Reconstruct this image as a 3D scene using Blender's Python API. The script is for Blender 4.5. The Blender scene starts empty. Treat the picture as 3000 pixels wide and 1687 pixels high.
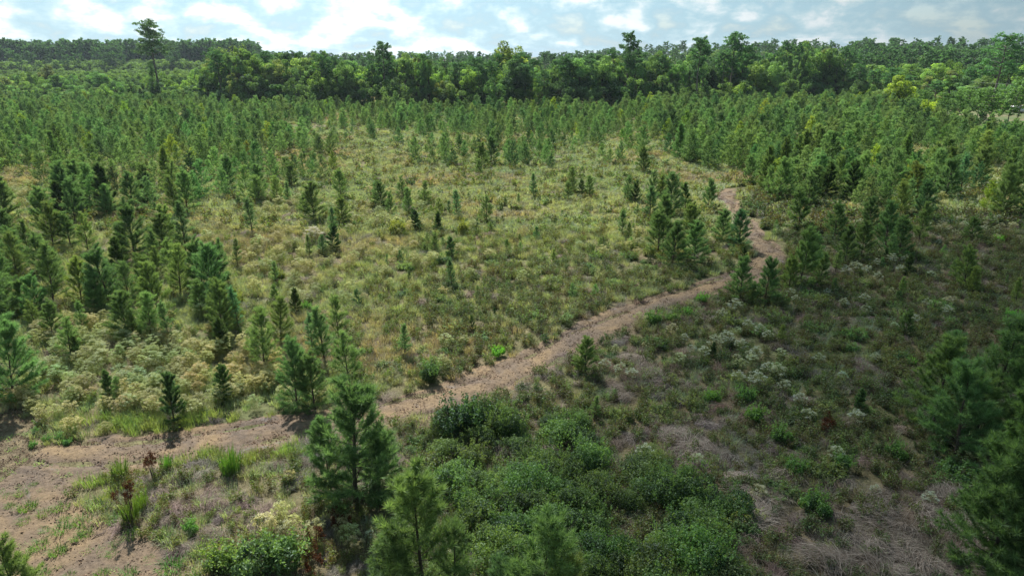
import bpy, math, random
import numpy as np
from mathutils import Vector
R = math.radians
S = bpy.context.scene
COL = S.collection

# ------------------------------------------------------------------ camera, sky, sun, exposure
H = 15.0; PITCH = 18.7; F = 2000.0              # metres above ground, degrees down, focal length in photo pixels (3000 wide)
SUN_AZ, SUN_EL = -21.8, 47.0                    # degrees from +Y towards +X, and above the horizon
cam = bpy.data.objects.new('camera', bpy.data.cameras.new('camera')); COL.objects.link(cam)
cam.location = (0, 0, H); cam.rotation_euler = (R(90 - PITCH), 0, 0)
cam.data.sensor_width = 36; cam.data.lens = 24; cam.data.clip_start = 0.3; cam.data.clip_end = 20000
S.camera = cam
S.view_settings.view_transform = 'Standard'; S.view_settings.look = 'None'
S.view_settings.exposure = 0.76; S.view_settings.gamma = 1.0
S.render.engine = 'CYCLES'
S.cycles.max_bounces = 6; S.cycles.diffuse_bounces = 3; S.cycles.glossy_bounces = 1
S.cycles.transmission_bounces = 4; S.cycles.transparent_max_bounces = 8; S.cycles.volume_bounces = 0
S.cycles.use_denoising = True; S.cycles.denoising_prefilter = 'ACCURATE'; S.cycles.use_adaptive_sampling = False; S.cycles.sample_clamp_indirect = 4.0
try:
    S.cycles.denoiser = 'OPENIMAGEDENOISE'; S.cycles.denoising_input_passes = 'RGB_ALBEDO_NORMAL'
except Exception: pass

def nn(nt, typ, **kw):
    n = nt.nodes.new(typ)
    for k, v in kw.items():
        if k == 'ins':
            for a, b in v.items(): n.inputs[a].default_value = b
        else: setattr(n, k, v)
    return n

W = bpy.data.worlds.new('World'); S.world = W; W.use_nodes = True
nt = W.node_tree; nt.nodes.clear(); L = nt.links.new
sky = nn(nt, 'ShaderNodeTexSky', sky_type='NISHITA', sun_disc=False, sun_elevation=R(SUN_EL), sun_rotation=R(SUN_AZ), altitude=50, air_density=1.0, dust_density=1.2, ozone_density=1.5)
bs = nn(nt, 'ShaderNodeBackground', ins={1: 0.10}); L(sky.outputs[0], bs.inputs[0])
tc = nn(nt, 'ShaderNodeTexCoord'); sx = nn(nt, 'ShaderNodeSeparateXYZ'); L(tc.outputs['Generated'], sx.inputs[0])
def mth(op, a, b=None, c=None, clamp=False, tree=None):
    t = tree or nt
    n = t.nodes.new('ShaderNodeMath'); n.operation = op; n.use_clamp = clamp
    for i, v in enumerate((a, b, c)):
        if v is None: continue
        if isinstance(v, (int, float)): n.inputs[i].default_value = v
        else: t.links.new(v, n.inputs[i])
    return n.outputs[0]
az = mth('ARCTAN2', sx.outputs[0], sx.outputs[1]); el = mth('ARCSINE', sx.outputs[2])
elw = mth('POWER', mth('MAXIMUM', el, 0.0), 0.75)
cv = nn(nt, 'ShaderNodeCombineXYZ'); L(mth('MULTIPLY', az, 8.5), cv.inputs[0]); L(mth('MULTIPLY', elw, 10.0), cv.inputs[1])
n1 = nn(nt, 'ShaderNodeTexNoise', ins={'Scale': 1.6, 'Detail': 12.0, 'Roughness': 0.55, 'Distortion': 0.1}); L(cv.outputs[0], n1.inputs['Vector'])
n2 = nn(nt, 'ShaderNodeTexNoise', ins={'Scale': 0.45, 'Detail': 3.0, 'Roughness': 0.5}); L(cv.outputs[0], n2.inputs['Vector'])
def ramp(tree, fac, stops, interp='LINEAR'):
    r = tree.nodes.new('ShaderNodeValToRGB'); r.color_ramp.interpolation = interp
    e = r.color_ramp.elements
    while len(e) < len(stops): e.new(0.5)
    for k, (p, c) in zip(e, stops):
        k.position = p; k.color = (*c, 1) if len(c) == 3 else c
    tree.links.new(fac, r.inputs[0]); return r.outputs[0]
d1 = mth('ADD', n1.outputs[0], mth('MULTIPLY', mth('SUBTRACT', n2.outputs[0], 0.5), 0.30))
d1 = mth('ADD', d1, mth('MULTIPLY', mth('POWER', mth('MAXIMUM', mth('COSINE', mth('MULTIPLY', mth('ADD', az, 0.12), 1.6)), 0.0), 4.0), 0.05))
g = lambda v: (v, v, v)
cover = ramp(nt, d1, [(0.36, g(0.55)), (0.47, g(0.85)), (0.60, g(1))])

hz = mth('SUBTRACT', 1.0, mth('MULTIPLY', mth('MAXIMUM', el, 0.0), 11.0), clamp=True)      # thin cloud thickens towards the horizon
cover = mth('MAXIMUM', cover, mth('MULTIPLY', hz, 0.85), clamp=True)
sunside = mth('COSINE', mth('ADD', az, R(-SUN_AZ) - 0.10))                                   # clouds on the sun's side are brighter
br = mth('ADD', 0.20, mth('MULTIPLY', mth('POWER', mth('MAXIMUM', sunside, 0.0), 2.5), 0.56))
shade = ramp(nt, d1, [(0.42, (0.30, 0.53, 0.68)), (0.50, (0.42, 0.65, 0.76)), (0.555, (0.62, 0.79, 0.84)), (0.615, (0.96, 0.99, 0.98)), (0.68, (1.05, 1.05, 1.02)), (0.78, (0.56, 0.72, 0.80))])
cc = nn(nt, 'ShaderNodeMix', data_type='RGBA', blend_type='MULTIPLY'); cc.inputs[0].default_value = 1
L(shade, cc.inputs[6]); cb = nn(nt, 'ShaderNodeCombineColor')
for i in range(3): L(mth('MULTIPLY', br, (0.92, 0.98, 1.02)[i]), cb.inputs[i])
L(cb.outputs[0], cc.inputs[7])
bc = nn(nt, 'ShaderNodeBackground', ins={1: 1.0}); L(cc.outputs[2], bc.inputs[0])
mx = nn(nt, 'ShaderNodeMixShader'); L(cover, mx.inputs[0]); L(bs.outputs[0], mx.inputs[1]); L(bc.outputs[0], mx.inputs[2])
wo = nn(nt, 'ShaderNodeOutputWorld'); L(mx.outputs[0], wo.inputs[0])

sun = bpy.data.objects.new('sun', bpy.data.lights.new('sun', 'SUN')); COL.objects.link(sun)
sun.data.energy = 5.0; sun.data.angle = R(0.53); sun.data.color = (1.0, 0.955, 0.88)
SD = Vector((math.sin(R(SUN_AZ)) * math.cos(R(SUN_EL)), math.cos(R(SUN_AZ)) * math.cos(R(SUN_EL)), math.sin(R(SUN_EL))))
sun.rotation_euler = SD.to_track_quat('Z', 'Y').to_euler(); sun.location = (0, 0, 60)

# ------------------------------------------------------------------ helpers: projection, noise, mesh
rng = np.random.default_rng(7)
K = 3000 / 2576.0                                # positions below are read off a 2576-pixel-wide view of the place
cp, sp = math.cos(R(PITCH)), math.sin(R(PITCH))
def ground_pt(u, v, z=0.0):
    """where the line of sight through (u, v) meets the level z"""
    u = np.asarray(u, float) * K; v = np.asarray(v, float) * K
    x = (u - 1500) / F; y = -(v - 843.5) / F
    Y = cp + y * sp; Z = -sp + y * cp
    t = (H - z) / -Z
    return x * t, Y * t
def height_at(v, d):
    """world height of something seen at row v and d metres ahead"""
    y = -(v * K - 843.5) / F
    return H + d * (-sp + y * cp) / (cp + y * sp)
def to_uv(x, y, z=0.0):
    f = y * cp + (H - z) * sp; up = y * sp - (H - z) * cp
    f = np.maximum(f, 0.1)
    return (1500 + F * x / f) / K, (843.5 - F * up / f) / K
def hsh(i, j, s):
    n = (i * 374761393 + j * 668265263 + s * 974634777).astype(np.int64) & 0x7fffffff
    n = ((n ^ (n >> 13)) * 1274126177) & 0x7fffffff
    return ((n ^ (n >> 16)) & 0xffff) / 65535.0
def vn(x, y, sc, s=0):
    x = np.asarray(x, float) / sc; y = np.asarray(y, float) / sc
    i = np.floor(x).astype(np.int64); j = np.floor(y).astype(np.int64)
    fx = x - i; fy = y - j; fx = fx * fx * (3 - 2 * fx); fy = fy * fy * (3 - 2 * fy)
    return (hsh(i, j, s) * (1 - fx) + hsh(i + 1, j, s) * fx) * (1 - fy) + (hsh(i, j + 1, s) * (1 - fx) + hsh(i + 1, j + 1, s) * fx) * fy
def fbm(x, y, sc, s=0, o=3):
    r = 0; a = 0.5; t = 0
    for k in range(o): r = r + a * vn(x, y, sc / 2 ** k, s + k * 7); t += a; a *= 0.5
    return r / t
def edge(u):
    """how far ahead the planted field ends and the wood begins"""
    return np.interp(u, [-200, 0, 480, 600, 1300, 1700, 2000, 2300, 2700], [238, 238, 232, 207, 197, 212, 236, 216, 205])
def gz(x, y):
    x = np.asarray(x, float); y = np.asarray(y, float)
    z = (fbm(x, y, 14, 3) - 0.5) * 0.5
    r = np.clip((y - 330) / 260, 0, 1); q = np.clip((x - 40) / 160, 0, 1) * np.clip((520 - x) / 200, 0, 1)
    return z + 11 * r * r * (3 - 2 * r) * q * q * (3 - 2 * q)
def inpoly(px, py, poly):
    p = np.asarray(poly, float); px = np.asarray(px, float); py = np.asarray(py, float)
    c = np.zeros(px.shape, bool); n = len(p)
    for i in range(n):
        x1, y1 = p[i]; x2, y2 = p[(i + 1) % n]
        if y1 == y2: continue
        c ^= ((y1 > py) != (y2 > py)) & (px < (x2 - x1) * (py - y1) / (y2 - y1) + x1)
    return c
def sdist(px, py, poly):
    """signed distance, positive inside"""
    p = np.asarray(poly, float); d = np.full(np.shape(px), 1e9)
    for i in range(len(p)):
        a = p[i]; b = p[(i + 1) % len(p)]; ab = b - a; L2 = ab @ ab + 1e-9
        t = np.clip(((px - a[0]) * ab[0] + (py - a[1]) * ab[1]) / L2, 0, 1)
        d = np.minimum(d, np.hypot(px - a[0] - t * ab[0], py - a[1] - t * ab[1]))
    return np.where(inpoly(px, py, poly), d, -d)

def mesh(name, V, Fs, tint=None, mats=(), mi=None, smooth=False):
    """V (n,3), Fs list of (m,k) index arrays"""
    me = bpy.data.meshes.new(name); V = np.ascontiguousarray(V, np.float32)
    if not isinstance(Fs, (list, tuple)): Fs = [Fs]
    Fs = [np.asarray(f, np.int32) for f in Fs if len(f)]
    loops = np.concatenate([f.ravel() for f in Fs]); cnt = np.concatenate([np.full(len(f), f.shape[1], np.int32) for f in Fs])
    me.vertices.add(len(V)); me.vertices.foreach_set('co', V.ravel())
    me.loops.add(len(loops)); me.loops.foreach_set('vertex_index', loops)
    me.polygons.add(len(cnt)); me.polygons.foreach_set('loop_start', np.concatenate([[0], np.cumsum(cnt)[:-1]]).astype(np.int32))
    if smooth: me.polygons.foreach_set('use_smooth', np.ones(len(cnt), bool))
    if tint is not None:
        a = me.attributes.new('tint', 'FLOAT', 'POINT'); a.data.foreach_set('value', np.ascontiguousarray(tint, np.float32))
    for m in mats: me.materials.append(m)
    if mi is not None: me.polygons.foreach_set('material_index', np.asarray(mi, np.int32))
    me.update(calc_edges=True); me.validate(); return me
def ob(name, me, parent=None, loc=None, rz=0, sc=None, link=True):
    o = bpy.data.objects.new(name, me)
    if link: COL.objects.link(o)
    if parent: o.parent = parent
    if loc is not None: o.location = loc
    o.rotation_euler = (0, 0, rz)
    if sc is not None: o.scale = sc if hasattr(sc, '__len__') else (sc,) * 3
    return o
def tag(o, label, cat=None, group=None, kind=None):
    if label: o['label'] = label
    if cat: o['category'] = cat
    if group: o['group'] = group
    if kind: o['kind'] = kind
    return o
def unit(a): return a / np.maximum(np.linalg.norm(a, axis=-1, keepdims=True), 1e-9)

def tubes(segs, sides=5):
    """segs: list of (points (n,3), radii (n,)); returns V, quads"""
    Vs, Q, o = [], [], 0
    an = np.arange(sides) * 2 * np.pi / sides
    for P, r in segs:
        P = np.asarray(P, float); n = len(P); r = np.asarray(r, float)
        T = unit(np.gradient(P, axis=0)); up = np.where(np.abs(T[:, 2:3]) > 0.9, [[1.0, 0, 0]], [[0, 0, 1.0]])
        A = unit(np.cross(T, up)); B = np.cross(T, A)
        ring = P[:, None] + r[:, None, None] * (np.cos(an)[None, :, None] * A[:, None] + np.sin(an)[None, :, None] * B[:, None])
        Vs.append(ring.reshape(-1, 3)); i = np.arange(n - 1)[:, None] * sides; j = np.arange(sides)[None]; j2 = (j + 1) % sides
        Q.append(np.stack([i + j, i + j2, i + sides + j2, i + sides + j], -1).reshape(-1, 4) + o); o += n * sides
    return np.concatenate(Vs), np.concatenate(Q)
def leaves(C, N, s, r, asp=0.55):
    """rhombic leaves at C facing N, size s; returns V, quads"""
    n = len(C); a = unit(np.cross(N, r.normal(size=(n, 3)))); b = np.cross(unit(N), a); s = np.broadcast_to(s, n)[:, None]
    V = np.stack([C - a * s, C - b * s * asp, C + a * s, C + b * s * asp], 1).reshape(-1, 3)
    return V, np.arange(4 * n).reshape(-1, 4)
def needles(P, D, L_, w, r):
    """thin triangles from P along D"""
    n = len(P); a = unit(np.cross(D, r.normal(size=(n, 3)))); w = np.broadcast_to(w, n)[:, None]; L_ = np.broadcast_to(L_, n)[:, None]
    V = np.stack([P - a * w, P + a * w, P + D * L_], 1).reshape(-1, 3)
    return V, np.arange(3 * n).reshape(-1, 3)
def blades(P, az_, h, lean, w, r):
    """bent grass blades: quad plus tip"""
    n = len(P); h = np.broadcast_to(h, n)[:, None]; lean = np.broadcast_to(lean, n)[:, None]; w = np.broadcast_to(w, n)[:, None]
    d = np.stack([np.cos(az_), np.sin(az_), 0 * az_], 1); s = np.stack([-np.sin(az_ + .6), np.cos(az_ + .6), 0 * az_], 1)
    z = np.array([[0, 0, 1.0]])
    m = P + d * lean * h * 0.38 + z * h * 0.62; t = P + d * lean * h + z * h * np.maximum(1 - 0.45 * lean, 0.1)
    V = np.stack([P - s * w, P + s * w, m + s * w * .8, m - s * w * .8, t], 1).reshape(-1, 3)
    i = np.arange(n)[:, None] * 5
    return V, i + np.array([[0, 1, 2, 3]]), i + np.array([[3, 2, 4]])
def join(parts):
    """parts: list of (V, [faces...], tint scalar/array); returns V, faces by size, tint"""
    Vs, T, Fd, o = [], [], {}, 0
    for V, fs, t in parts:
        Vs.append(V); T.append(np.broadcast_to(t, len(V)))
        for f in fs: Fd.setdefault(f.shape[1], []).append(f + o)
        o += len(V)
    return np.concatenate(Vs), [np.concatenate(f) for f in Fd.values()], np.concatenate(T)

# ------------------------------------------------------------------ materials
def mat(name):
    m = bpy.data.materials.new(name); m.use_nodes = True; t = m.node_tree; t.nodes.clear()
    return m, t, t.links.new
def mixc(t, fac, a, b, mode='MIX'):
    n = t.nodes.new('ShaderNodeMix'); n.data_type = 'RGBA'; n.blend_type = mode
    for i, v in ((0, fac), (6, a), (7, b)):
        if isinstance(v, (int, float)): n.inputs[i].default_value = v
        elif isinstance(v, tuple): n.inputs[i].default_value = (*v, 1) if len(v) == 3 else v
        else: t.links.new(v, n.inputs[i])
    return n.outputs[2]
def leafmat(name, stops, inst=True, trans=0.35, gloss=0.10, var=0.35, transtint=(1.25, 1.25, 0.55)):
    """foliage: colour from the per-leaf tint, a per-plant hue, light coming through"""
    m, t, l = mat(name)
    at = nn(t, 'ShaderNodeAttribute', attribute_name='tint'); c = ramp(t, at.outputs['Fac'], stops)
    if inst:
        ic = nn(t, 'ShaderNodeAttribute', attribute_name='hue', attribute_type='INSTANCER').outputs['Color']
    else:
        ic = nn(t, 'ShaderNodeObjectInfo').outputs['Color']
    c = mixc(t, 1.0, c, ic, 'MULTIPLY')
    df = nn(t, 'ShaderNodeBsdfDiffuse'); l(c, df.inputs[0])
    tr = nn(t, 'ShaderNodeBsdfTranslucent'); l(mixc(t, 1.0, c, transtint, 'MULTIPLY'), tr.inputs[0])
    m1 = nn(t, 'ShaderNodeMixShader', ins={0: trans}); l(df.outputs[0], m1.inputs[1]); l(tr.outputs[0], m1.inputs[2])
    gl = nn(t, 'ShaderNodeBsdfGlossy', ins={'Roughness': 0.62}); gl.inputs[0].default_value = (0.5, 0.6, 0.6, 1)
    m2 = nn(t, 'ShaderNodeMixShader', ins={0: gloss}); l(m1.outputs[0], m2.inputs[1]); l(gl.outputs[0], m2.inputs[2])
    o = nn(t, 'ShaderNodeOutputMaterial'); l((m2 if gloss > 0 else m1).outputs[0], o.inputs[0]); return m
def plainmat(name, col, rough=0.9, noise=0.4, scale=8.0):
    m, t, l = mat(name)
    g_ = nn(t, 'ShaderNodeNewGeometry'); nz = nn(t, 'ShaderNodeTexNoise', ins={'Scale': scale, 'Detail': 4.0}); l(g_.outputs['Position'], nz.inputs['Vector'])
    c = mixc(t, nz.outputs[0], tuple(v * (1 - noise) for v in col), tuple(min(v * (1 + noise), 1) for v in col))
    p = nn(t, 'ShaderNodeBsdfPrincipled', ins={'Roughness': rough}); l(c, p.inputs['Base Color'])
    o = nn(t, 'ShaderNodeOutputMaterial'); l(p.outputs[0], o.inputs[0]); return m
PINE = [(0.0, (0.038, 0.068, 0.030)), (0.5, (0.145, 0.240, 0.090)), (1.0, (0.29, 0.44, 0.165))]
M_pine = leafmat('pine_needles', PINE, False, 0.44, 0.05, transtint=(1.15, 1.2, .75)); M_pine_i = leafmat('pine_needles_far', PINE, True, 0.44, 0.05, transtint=(1.15, 1.2, .75))
LEAF = [(0.0, (0.024, 0.042, 0.022)), (0.5, (0.125, 0.190, 0.078)), (1.0, (0.30, 0.40, 0.16))]
M_leaf = leafmat('broad_leaves', LEAF, False, 0.50, 0.06, transtint=(1.2, 1.2, .65)); M_leaf_i = leafmat('broad_leaves_far', LEAF, True, 0.50, 0.06, transtint=(1.2, 1.2, .65))
M_grass = leafmat('grass_blades', [(0, (0.25, 0.215, 0.14)), (0.45, (0.41, 0.39, 0.215)), (1, (0.50, 0.54, 0.26))], True, 0.35, 0.05)
M_forb = leafmat('herb_leaves', [(0, (0.12, 0.088, 0.070)), (0.3, (0.14, 0.14, 0.075)), (0.6, (0.13, 0.19, 0.075)), (1, (0.23, 0.31, 0.12))], True, 0.35, 0.05)
FLW = [(0, (0.14, 0.14, 0.06)), (0.45, (0.32, 0.34, 0.13)), (0.62, (0.42, 0.42, 0.21)), (0.85, (0.50, 0.51, 0.33)), (1, (0.62, 0.64, 0.53))]
M_flow = leafmat('pale_flower_heads', FLW, True, 0.25, 0.02, transtint=(1, 1, 0.9)); M_flow_o = leafmat('pale_flower_heads_near', FLW, False, 0.25, 0.02, transtint=(1, 1, 0.9))
DRY = [(0, (0.05, 0.040, 0.034)), (0.5, (0.18, 0.150, 0.130)), (1, (0.44, 0.40, 0.36))]
M_dry = leafmat('dead_grass_blades', DRY, True, 0.2, 0.02, transtint=(1, .95, .85)); M_dry_o = leafmat('dead_grass_blades_near', DRY, False, 0.2, 0.02, transtint=(1, .95, .85))
M_gro = leafmat('grass_blades_near', [(0, (0.09, 0.12, 0.04)), (0.5, (0.13, 0.24, 0.06)), (1, (0.20, 0.36, 0.09))], False, 0.35, 0.05)
M_bark = plainmat('grey_brown_bark', (0.085, 0.065, 0.052), 0.95, 0.4, 14)
M_bark2 = plainmat('pale_bark', (0.16, 0.14, 0.12), 0.95, 0.3, 6)
M_rust = leafmat('rust_seed_heads', [(0, (0.05, 0.025, 0.015)), (1, (0.16, 0.065, 0.035))], False, 0.15, 0.0)
M_twig = plainmat('grey_dead_twigs', (0.24, 0.21, 0.20), 0.9, 0.3, 12)

def ground_material():
    m, t, l = mat('field_litter')
    pos = nn(t, 'ShaderNodeNewGeometry').outputs['Position']
    def N(s, d=4.0, r=0.55):
        n = nn(t, 'ShaderNodeTexNoise', ins={'Scale': s, 'Detail': d, 'Roughness': r}); l(pos, n.inputs['Vector']); return n.outputs[0]
    a = ramp(t, N(0.09, 5), [(0.38, (0.175, 0.142, 0.095)), (0.5, (0.18, 0.165, 0.09)), (0.62, (0.135, 0.15, 0.072))])
    b = ramp(t, N(1.6, 6, 0.65), [(0.3, (0.45, 0.42, 0.40)), (0.55, (1.0, 1.0, 1.0)), (0.75, (1.5, 1.45, 1.3))])
    c = mixc(t, 1.0, a, b, 'MULTIPLY')
    p = nn(t, 'ShaderNodeBsdfPrincipled', ins={'Roughness': 1.0, 'Specular IOR Level': 0.1}); l(c, p.inputs['Base Color'])
    bp = nn(t, 'ShaderNodeBump', ins={'Strength': 0.8, 'Distance': 0.15}); l(N(4.0, 6, 0.7), bp.inputs['Height']); l(bp.outputs[0], p.inputs['Normal'])
    o = nn(t, 'ShaderNodeOutputMaterial'); l(p.outputs[0], o.inputs[0]); return m
def track_material():
    m, t, l = mat('churned_soil')
    pos = nn(t, 'ShaderNodeNewGeometry').outputs['Position']
    def N(s, d=4.0, r=0.55, dist=0.0):
        n = nn(t, 'ShaderNodeTexNoise', ins={'Scale': s, 'Detail': d, 'Roughness': r, 'Distortion': dist}); l(pos, n.inputs['Vector']); return n.outputs[0]
    a = ramp(t, N(0.42, 5, 0.6, 0.6), [(0.36, (0.150, 0.118, 0.094)), (0.5, (0.205, 0.152, 0.104)), (0.64, (0.270, 0.195, 0.115))])
    gr = ramp(t, N(0.55, 3, 0.6, 1.2), [(0.62, g(0)), (0.72, g(0.7))])
    a = mixc(t, gr, a, (0.24, 0.225, 0.225))
    b = ramp(t, N(5.5, 8, 0.72), [(0.30, g(0.38)), (0.47, g(0.88)), (0.60, g(1.08)), (0.78, g(1.5))])
    c = mixc(t, 1.0, a, b, 'MULTIPLY')
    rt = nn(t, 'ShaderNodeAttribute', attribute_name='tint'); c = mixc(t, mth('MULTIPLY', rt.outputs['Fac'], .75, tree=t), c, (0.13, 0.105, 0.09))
    sp_ = ramp(t, N(14, 3, 0.6), [(0.66, g(0)), (0.74, g(0.75))])
    c = mixc(t, sp_, c, (0.36, 0.26, 0.16))
    p = nn(t, 'ShaderNodeBsdfPrincipled', ins={'Roughness': 0.95, 'Specular IOR Level': 0.15}); l(c, p.inputs['Base Color'])
    bp = nn(t, 'ShaderNodeBump', ins={'Strength': 1.0, 'Distance': 0.07}); l(N(6.0, 8, 0.75), bp.inputs['Height']); l(bp.outputs[0], p.inputs['Normal'])
    o = nn(t, 'ShaderNodeOutputMaterial'); l(p.outputs[0], o.inputs[0]); return m

# ------------------------------------------------------------------ ground, track, mown strip
def axis(lo, hi, c0, c1, st, gr):
    a = list(np.arange(c0, c1 + 1e-6, st)); s = st
    while a[-1] < hi: s *= gr; a.append(a[-1] + s)
    b = [a[0]]; s = st
    while b[-1] > lo: s *= gr; b.append(b[-1] - s)
    return np.array(b[:0:-1] + a)
gx_, gy_ = axis(-5000, 5000, -70, 70, 0.7, 1.09), axis(-300, 7000, 5, 120, 0.7, 1.07)
X, Y = np.meshgrid(gx_, gy_); nx, ny = len(gx_), len(gy_)
i = (np.arange(ny - 1)[:, None] * nx + np.arange(nx - 1)[None]).ravel()
tag(ob('ground', mesh('ground', np.stack([X.ravel(), Y.ravel(), gz(X, Y).ravel()], 1), np.stack([i, i + 1, i + nx + 1, i + nx], 1), mats=[ground_material()], smooth=True)), None, kind='structure')

TRACK_UV = [(-60, 1000), (0, 1010), (60, 1045), (130, 1112), (300, 1087), (500, 1062), (700, 1037), (820, 1024), (950, 1000), (1100, 968), (1170, 930), (1270, 893), (1400, 843),
    (1500, 795), (1650, 745), (1780, 706), (1850, 674), (1882, 652), (1893, 628), (1866, 600), (1836, 560), (1798, 515), (1793, 487), (1826, 472), (1900, 463), (1960, 462),
    (1960, 468), (1900, 472), (1850, 492), (1862, 522), (1900, 560), (1945, 600), (1975, 640), (1968, 680), (1915, 716), (1840, 736), (1740, 762), (1660, 790), (1560, 852), (1450, 903),
    (1380, 932), (1260, 985), (1180, 1020), (1080, 1052), (985, 1072), (880, 1095), (780, 1112), (640, 1145), (500, 1152), (420, 1162), (330, 1190), (215, 1206), (195, 1240),
    (240, 1290), (310, 1312), (400, 1332), (440, 1395), (470, 1449), (520, 1560), (-200, 1560), (-200, 1000)]
TRACK = np.stack(ground_pt([p[0] for p in TRACK_UV], [p[1] for p in TRACK_UV]), 1)
def track_d(x, y, s=0.35):
    """signed metres to the ragged edge of the bare soil (positive on it)"""
    x = np.asarray(x, float); y = np.asarray(y, float)
    return sdist(x, y, TRACK) + (fbm(x, y, 1.3, 21) - 0.5) * 2 * s + (vn(x, y, 0.35, 5) - .5) * .25
st = 0.16
tx, ty = np.arange(-19, 27, st), np.arange(13, 82, st)
X, Y = np.meshgrid(tx, ty); D = track_d(X, Y)
Z = gz(X, Y) + 0.035 + np.clip(D, -1, 0.25) * 0.3 - 0.06
CL_UV = [(60, 1130), (300, 1135), (520, 1105), (760, 1070), (960, 1040), (1130, 1000), (1280, 942), (1420, 875), (1540, 820), (1680, 765), (1800, 722), (1900, 682), (1935, 640), (1880, 580), (1830, 530), (1825, 492), (1900, 468)]
CLW = np.stack(ground_pt([p[0] for p in CL_UV], [p[1] for p in CL_UV]), 1); cl_d = np.full(X.shape, 1e9)
for i in range(len(CLW) - 1):
    a = CLW[i]; ab = CLW[i + 1] - a; t = np.clip(((X - a[0]) * ab[0] + (Y - a[1]) * ab[1]) / (ab @ ab), 0, 1); cl_d = np.minimum(cl_d, np.hypot(X - a[0] - t * ab[0], Y - a[1] - t * ab[1]))
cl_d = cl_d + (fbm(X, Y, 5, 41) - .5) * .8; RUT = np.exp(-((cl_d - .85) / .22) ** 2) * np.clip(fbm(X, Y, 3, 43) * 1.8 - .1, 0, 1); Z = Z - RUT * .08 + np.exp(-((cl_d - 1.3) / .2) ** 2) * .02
rough = (fbm(X, Y, 0.7, 31) - 0.5) * 0.10 + (vn(X, Y, 0.2, 37) - 0.5) * 0.035
Z = Z + rough * np.clip(D * 3, 0, 1)
nx = len(tx); ny = len(ty); i = (np.arange(ny - 1)[:, None] * nx + np.arange(nx - 1)[None]).ravel()
q = np.stack([i, i + 1, i + nx + 1, i + nx], 1); Dv = D.ravel(); q = q[(Dv[q] > -0.25).all(1)]
used = np.unique(q); re = np.zeros(nx * ny, np.int64); re[used] = np.arange(len(used))
Vt = np.stack([X.ravel(), Y.ravel(), Z.ravel()], 1)[used]
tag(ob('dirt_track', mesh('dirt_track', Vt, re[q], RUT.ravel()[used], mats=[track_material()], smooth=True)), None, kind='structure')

# mown grass and bare earth beyond the trees on the right
lx, ly = ground_pt([2610, 2720, 2900, 3100, 3300, 3300, 2700, 2560], [330, 312, 304, 298, 296, 268, 262, 300])
m, t, l = mat('mown_lawn'); pos = nn(t, 'ShaderNodeNewGeometry').outputs['Position']
nz = nn(t, 'ShaderNodeTexNoise', ins={'Scale': 0.12, 'Detail': 5.0}); l(pos, nz.inputs['Vector'])
c = ramp(t, nz.outputs[0], [(0.44, (0.085, 0.12, 0.035)), (0.54, (0.13, 0.135, 0.05)), (0.62, (0.20, 0.15, 0.10))])
p = nn(t, 'ShaderNodeBsdfPrincipled', ins={'Roughness': 1.0}); l(c, p.inputs['Base Color']); o = nn(t, 'ShaderNodeOutputMaterial'); l(p.outputs[0], o.inputs[0])
LAWN = np.array([(92, 134), (112, 124), (230, 124), (230, 208), (122, 208), (108, 176)], float)
X, Y = np.meshgrid(np.arange(86, 236, 2.0), np.arange(112, 240, 2.0)); dl = sdist(X, Y, LAWN); nx = X.shape[1]
i = (np.arange(X.shape[0] - 1)[:, None] * nx + np.arange(nx - 1)[None]).ravel(); q = np.stack([i, i + 1, i + nx + 1, i + nx], 1)
q = q[(dl.ravel()[q] > -1).all(1)]; used = np.unique(q); re = np.zeros(X.size, np.int64); re[used] = np.arange(len(used))
tag(ob('lawn', mesh('lawn', np.stack([X.ravel(), Y.ravel(), gz(X, Y).ravel() + 0.06 + np.clip(dl.ravel(), -1, 0.5) * .1], 1)[used], re[q], mats=[m], smooth=True)), None, kind='structure')

# a small cumulus high overhead, outside the frame: it shades the scrub on the right
def cloud(cx, cy, alt, ra, rb, th_, dens, rot_):
    import bmesh
    bm = bmesh.new(); bmesh.ops.create_icosphere(bm, subdivisions=5, radius=1.0); r = np.random.default_rng(9)
    V = np.array([v.co[:] for v in bm.verts]); F3 = np.array([[v.index for v in f.verts] for f in bm.faces]); bm.free()
    dirs = unit(r.normal(size=(46, 3))); d = V @ dirs.T; V = V * (1 + .22 * np.clip((d.max(1) - .86) / .14, 0, 1))[:, None] * np.where(V[:, 2:3] < 0, [[1, 1, .5]], [[1, 1, 1.0]])
    m, t, l = mat('cloud_vapour'); vs = nn(t, 'ShaderNodeVolumeScatter', ins={'Density': dens, 'Anisotropy': 0.3}); vs.inputs['Color'].default_value = (1, 1, 1, 1); o = nn(t, 'ShaderNodeOutputMaterial'); l(vs.outputs[0], o.inputs['Volume'])
    c = Vector((cx, cy, 0)) + SD * (alt / SD.z); ob_ = ob('cloud', mesh('cloud', V, [F3], None, [m], smooth=True), loc=c, rz=rot_, sc=(ra, rb, th_)); return tag(ob_, None, kind='structure')
cloud(46, 25, 420, 43, 33, 26, .034, R(30))

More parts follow.
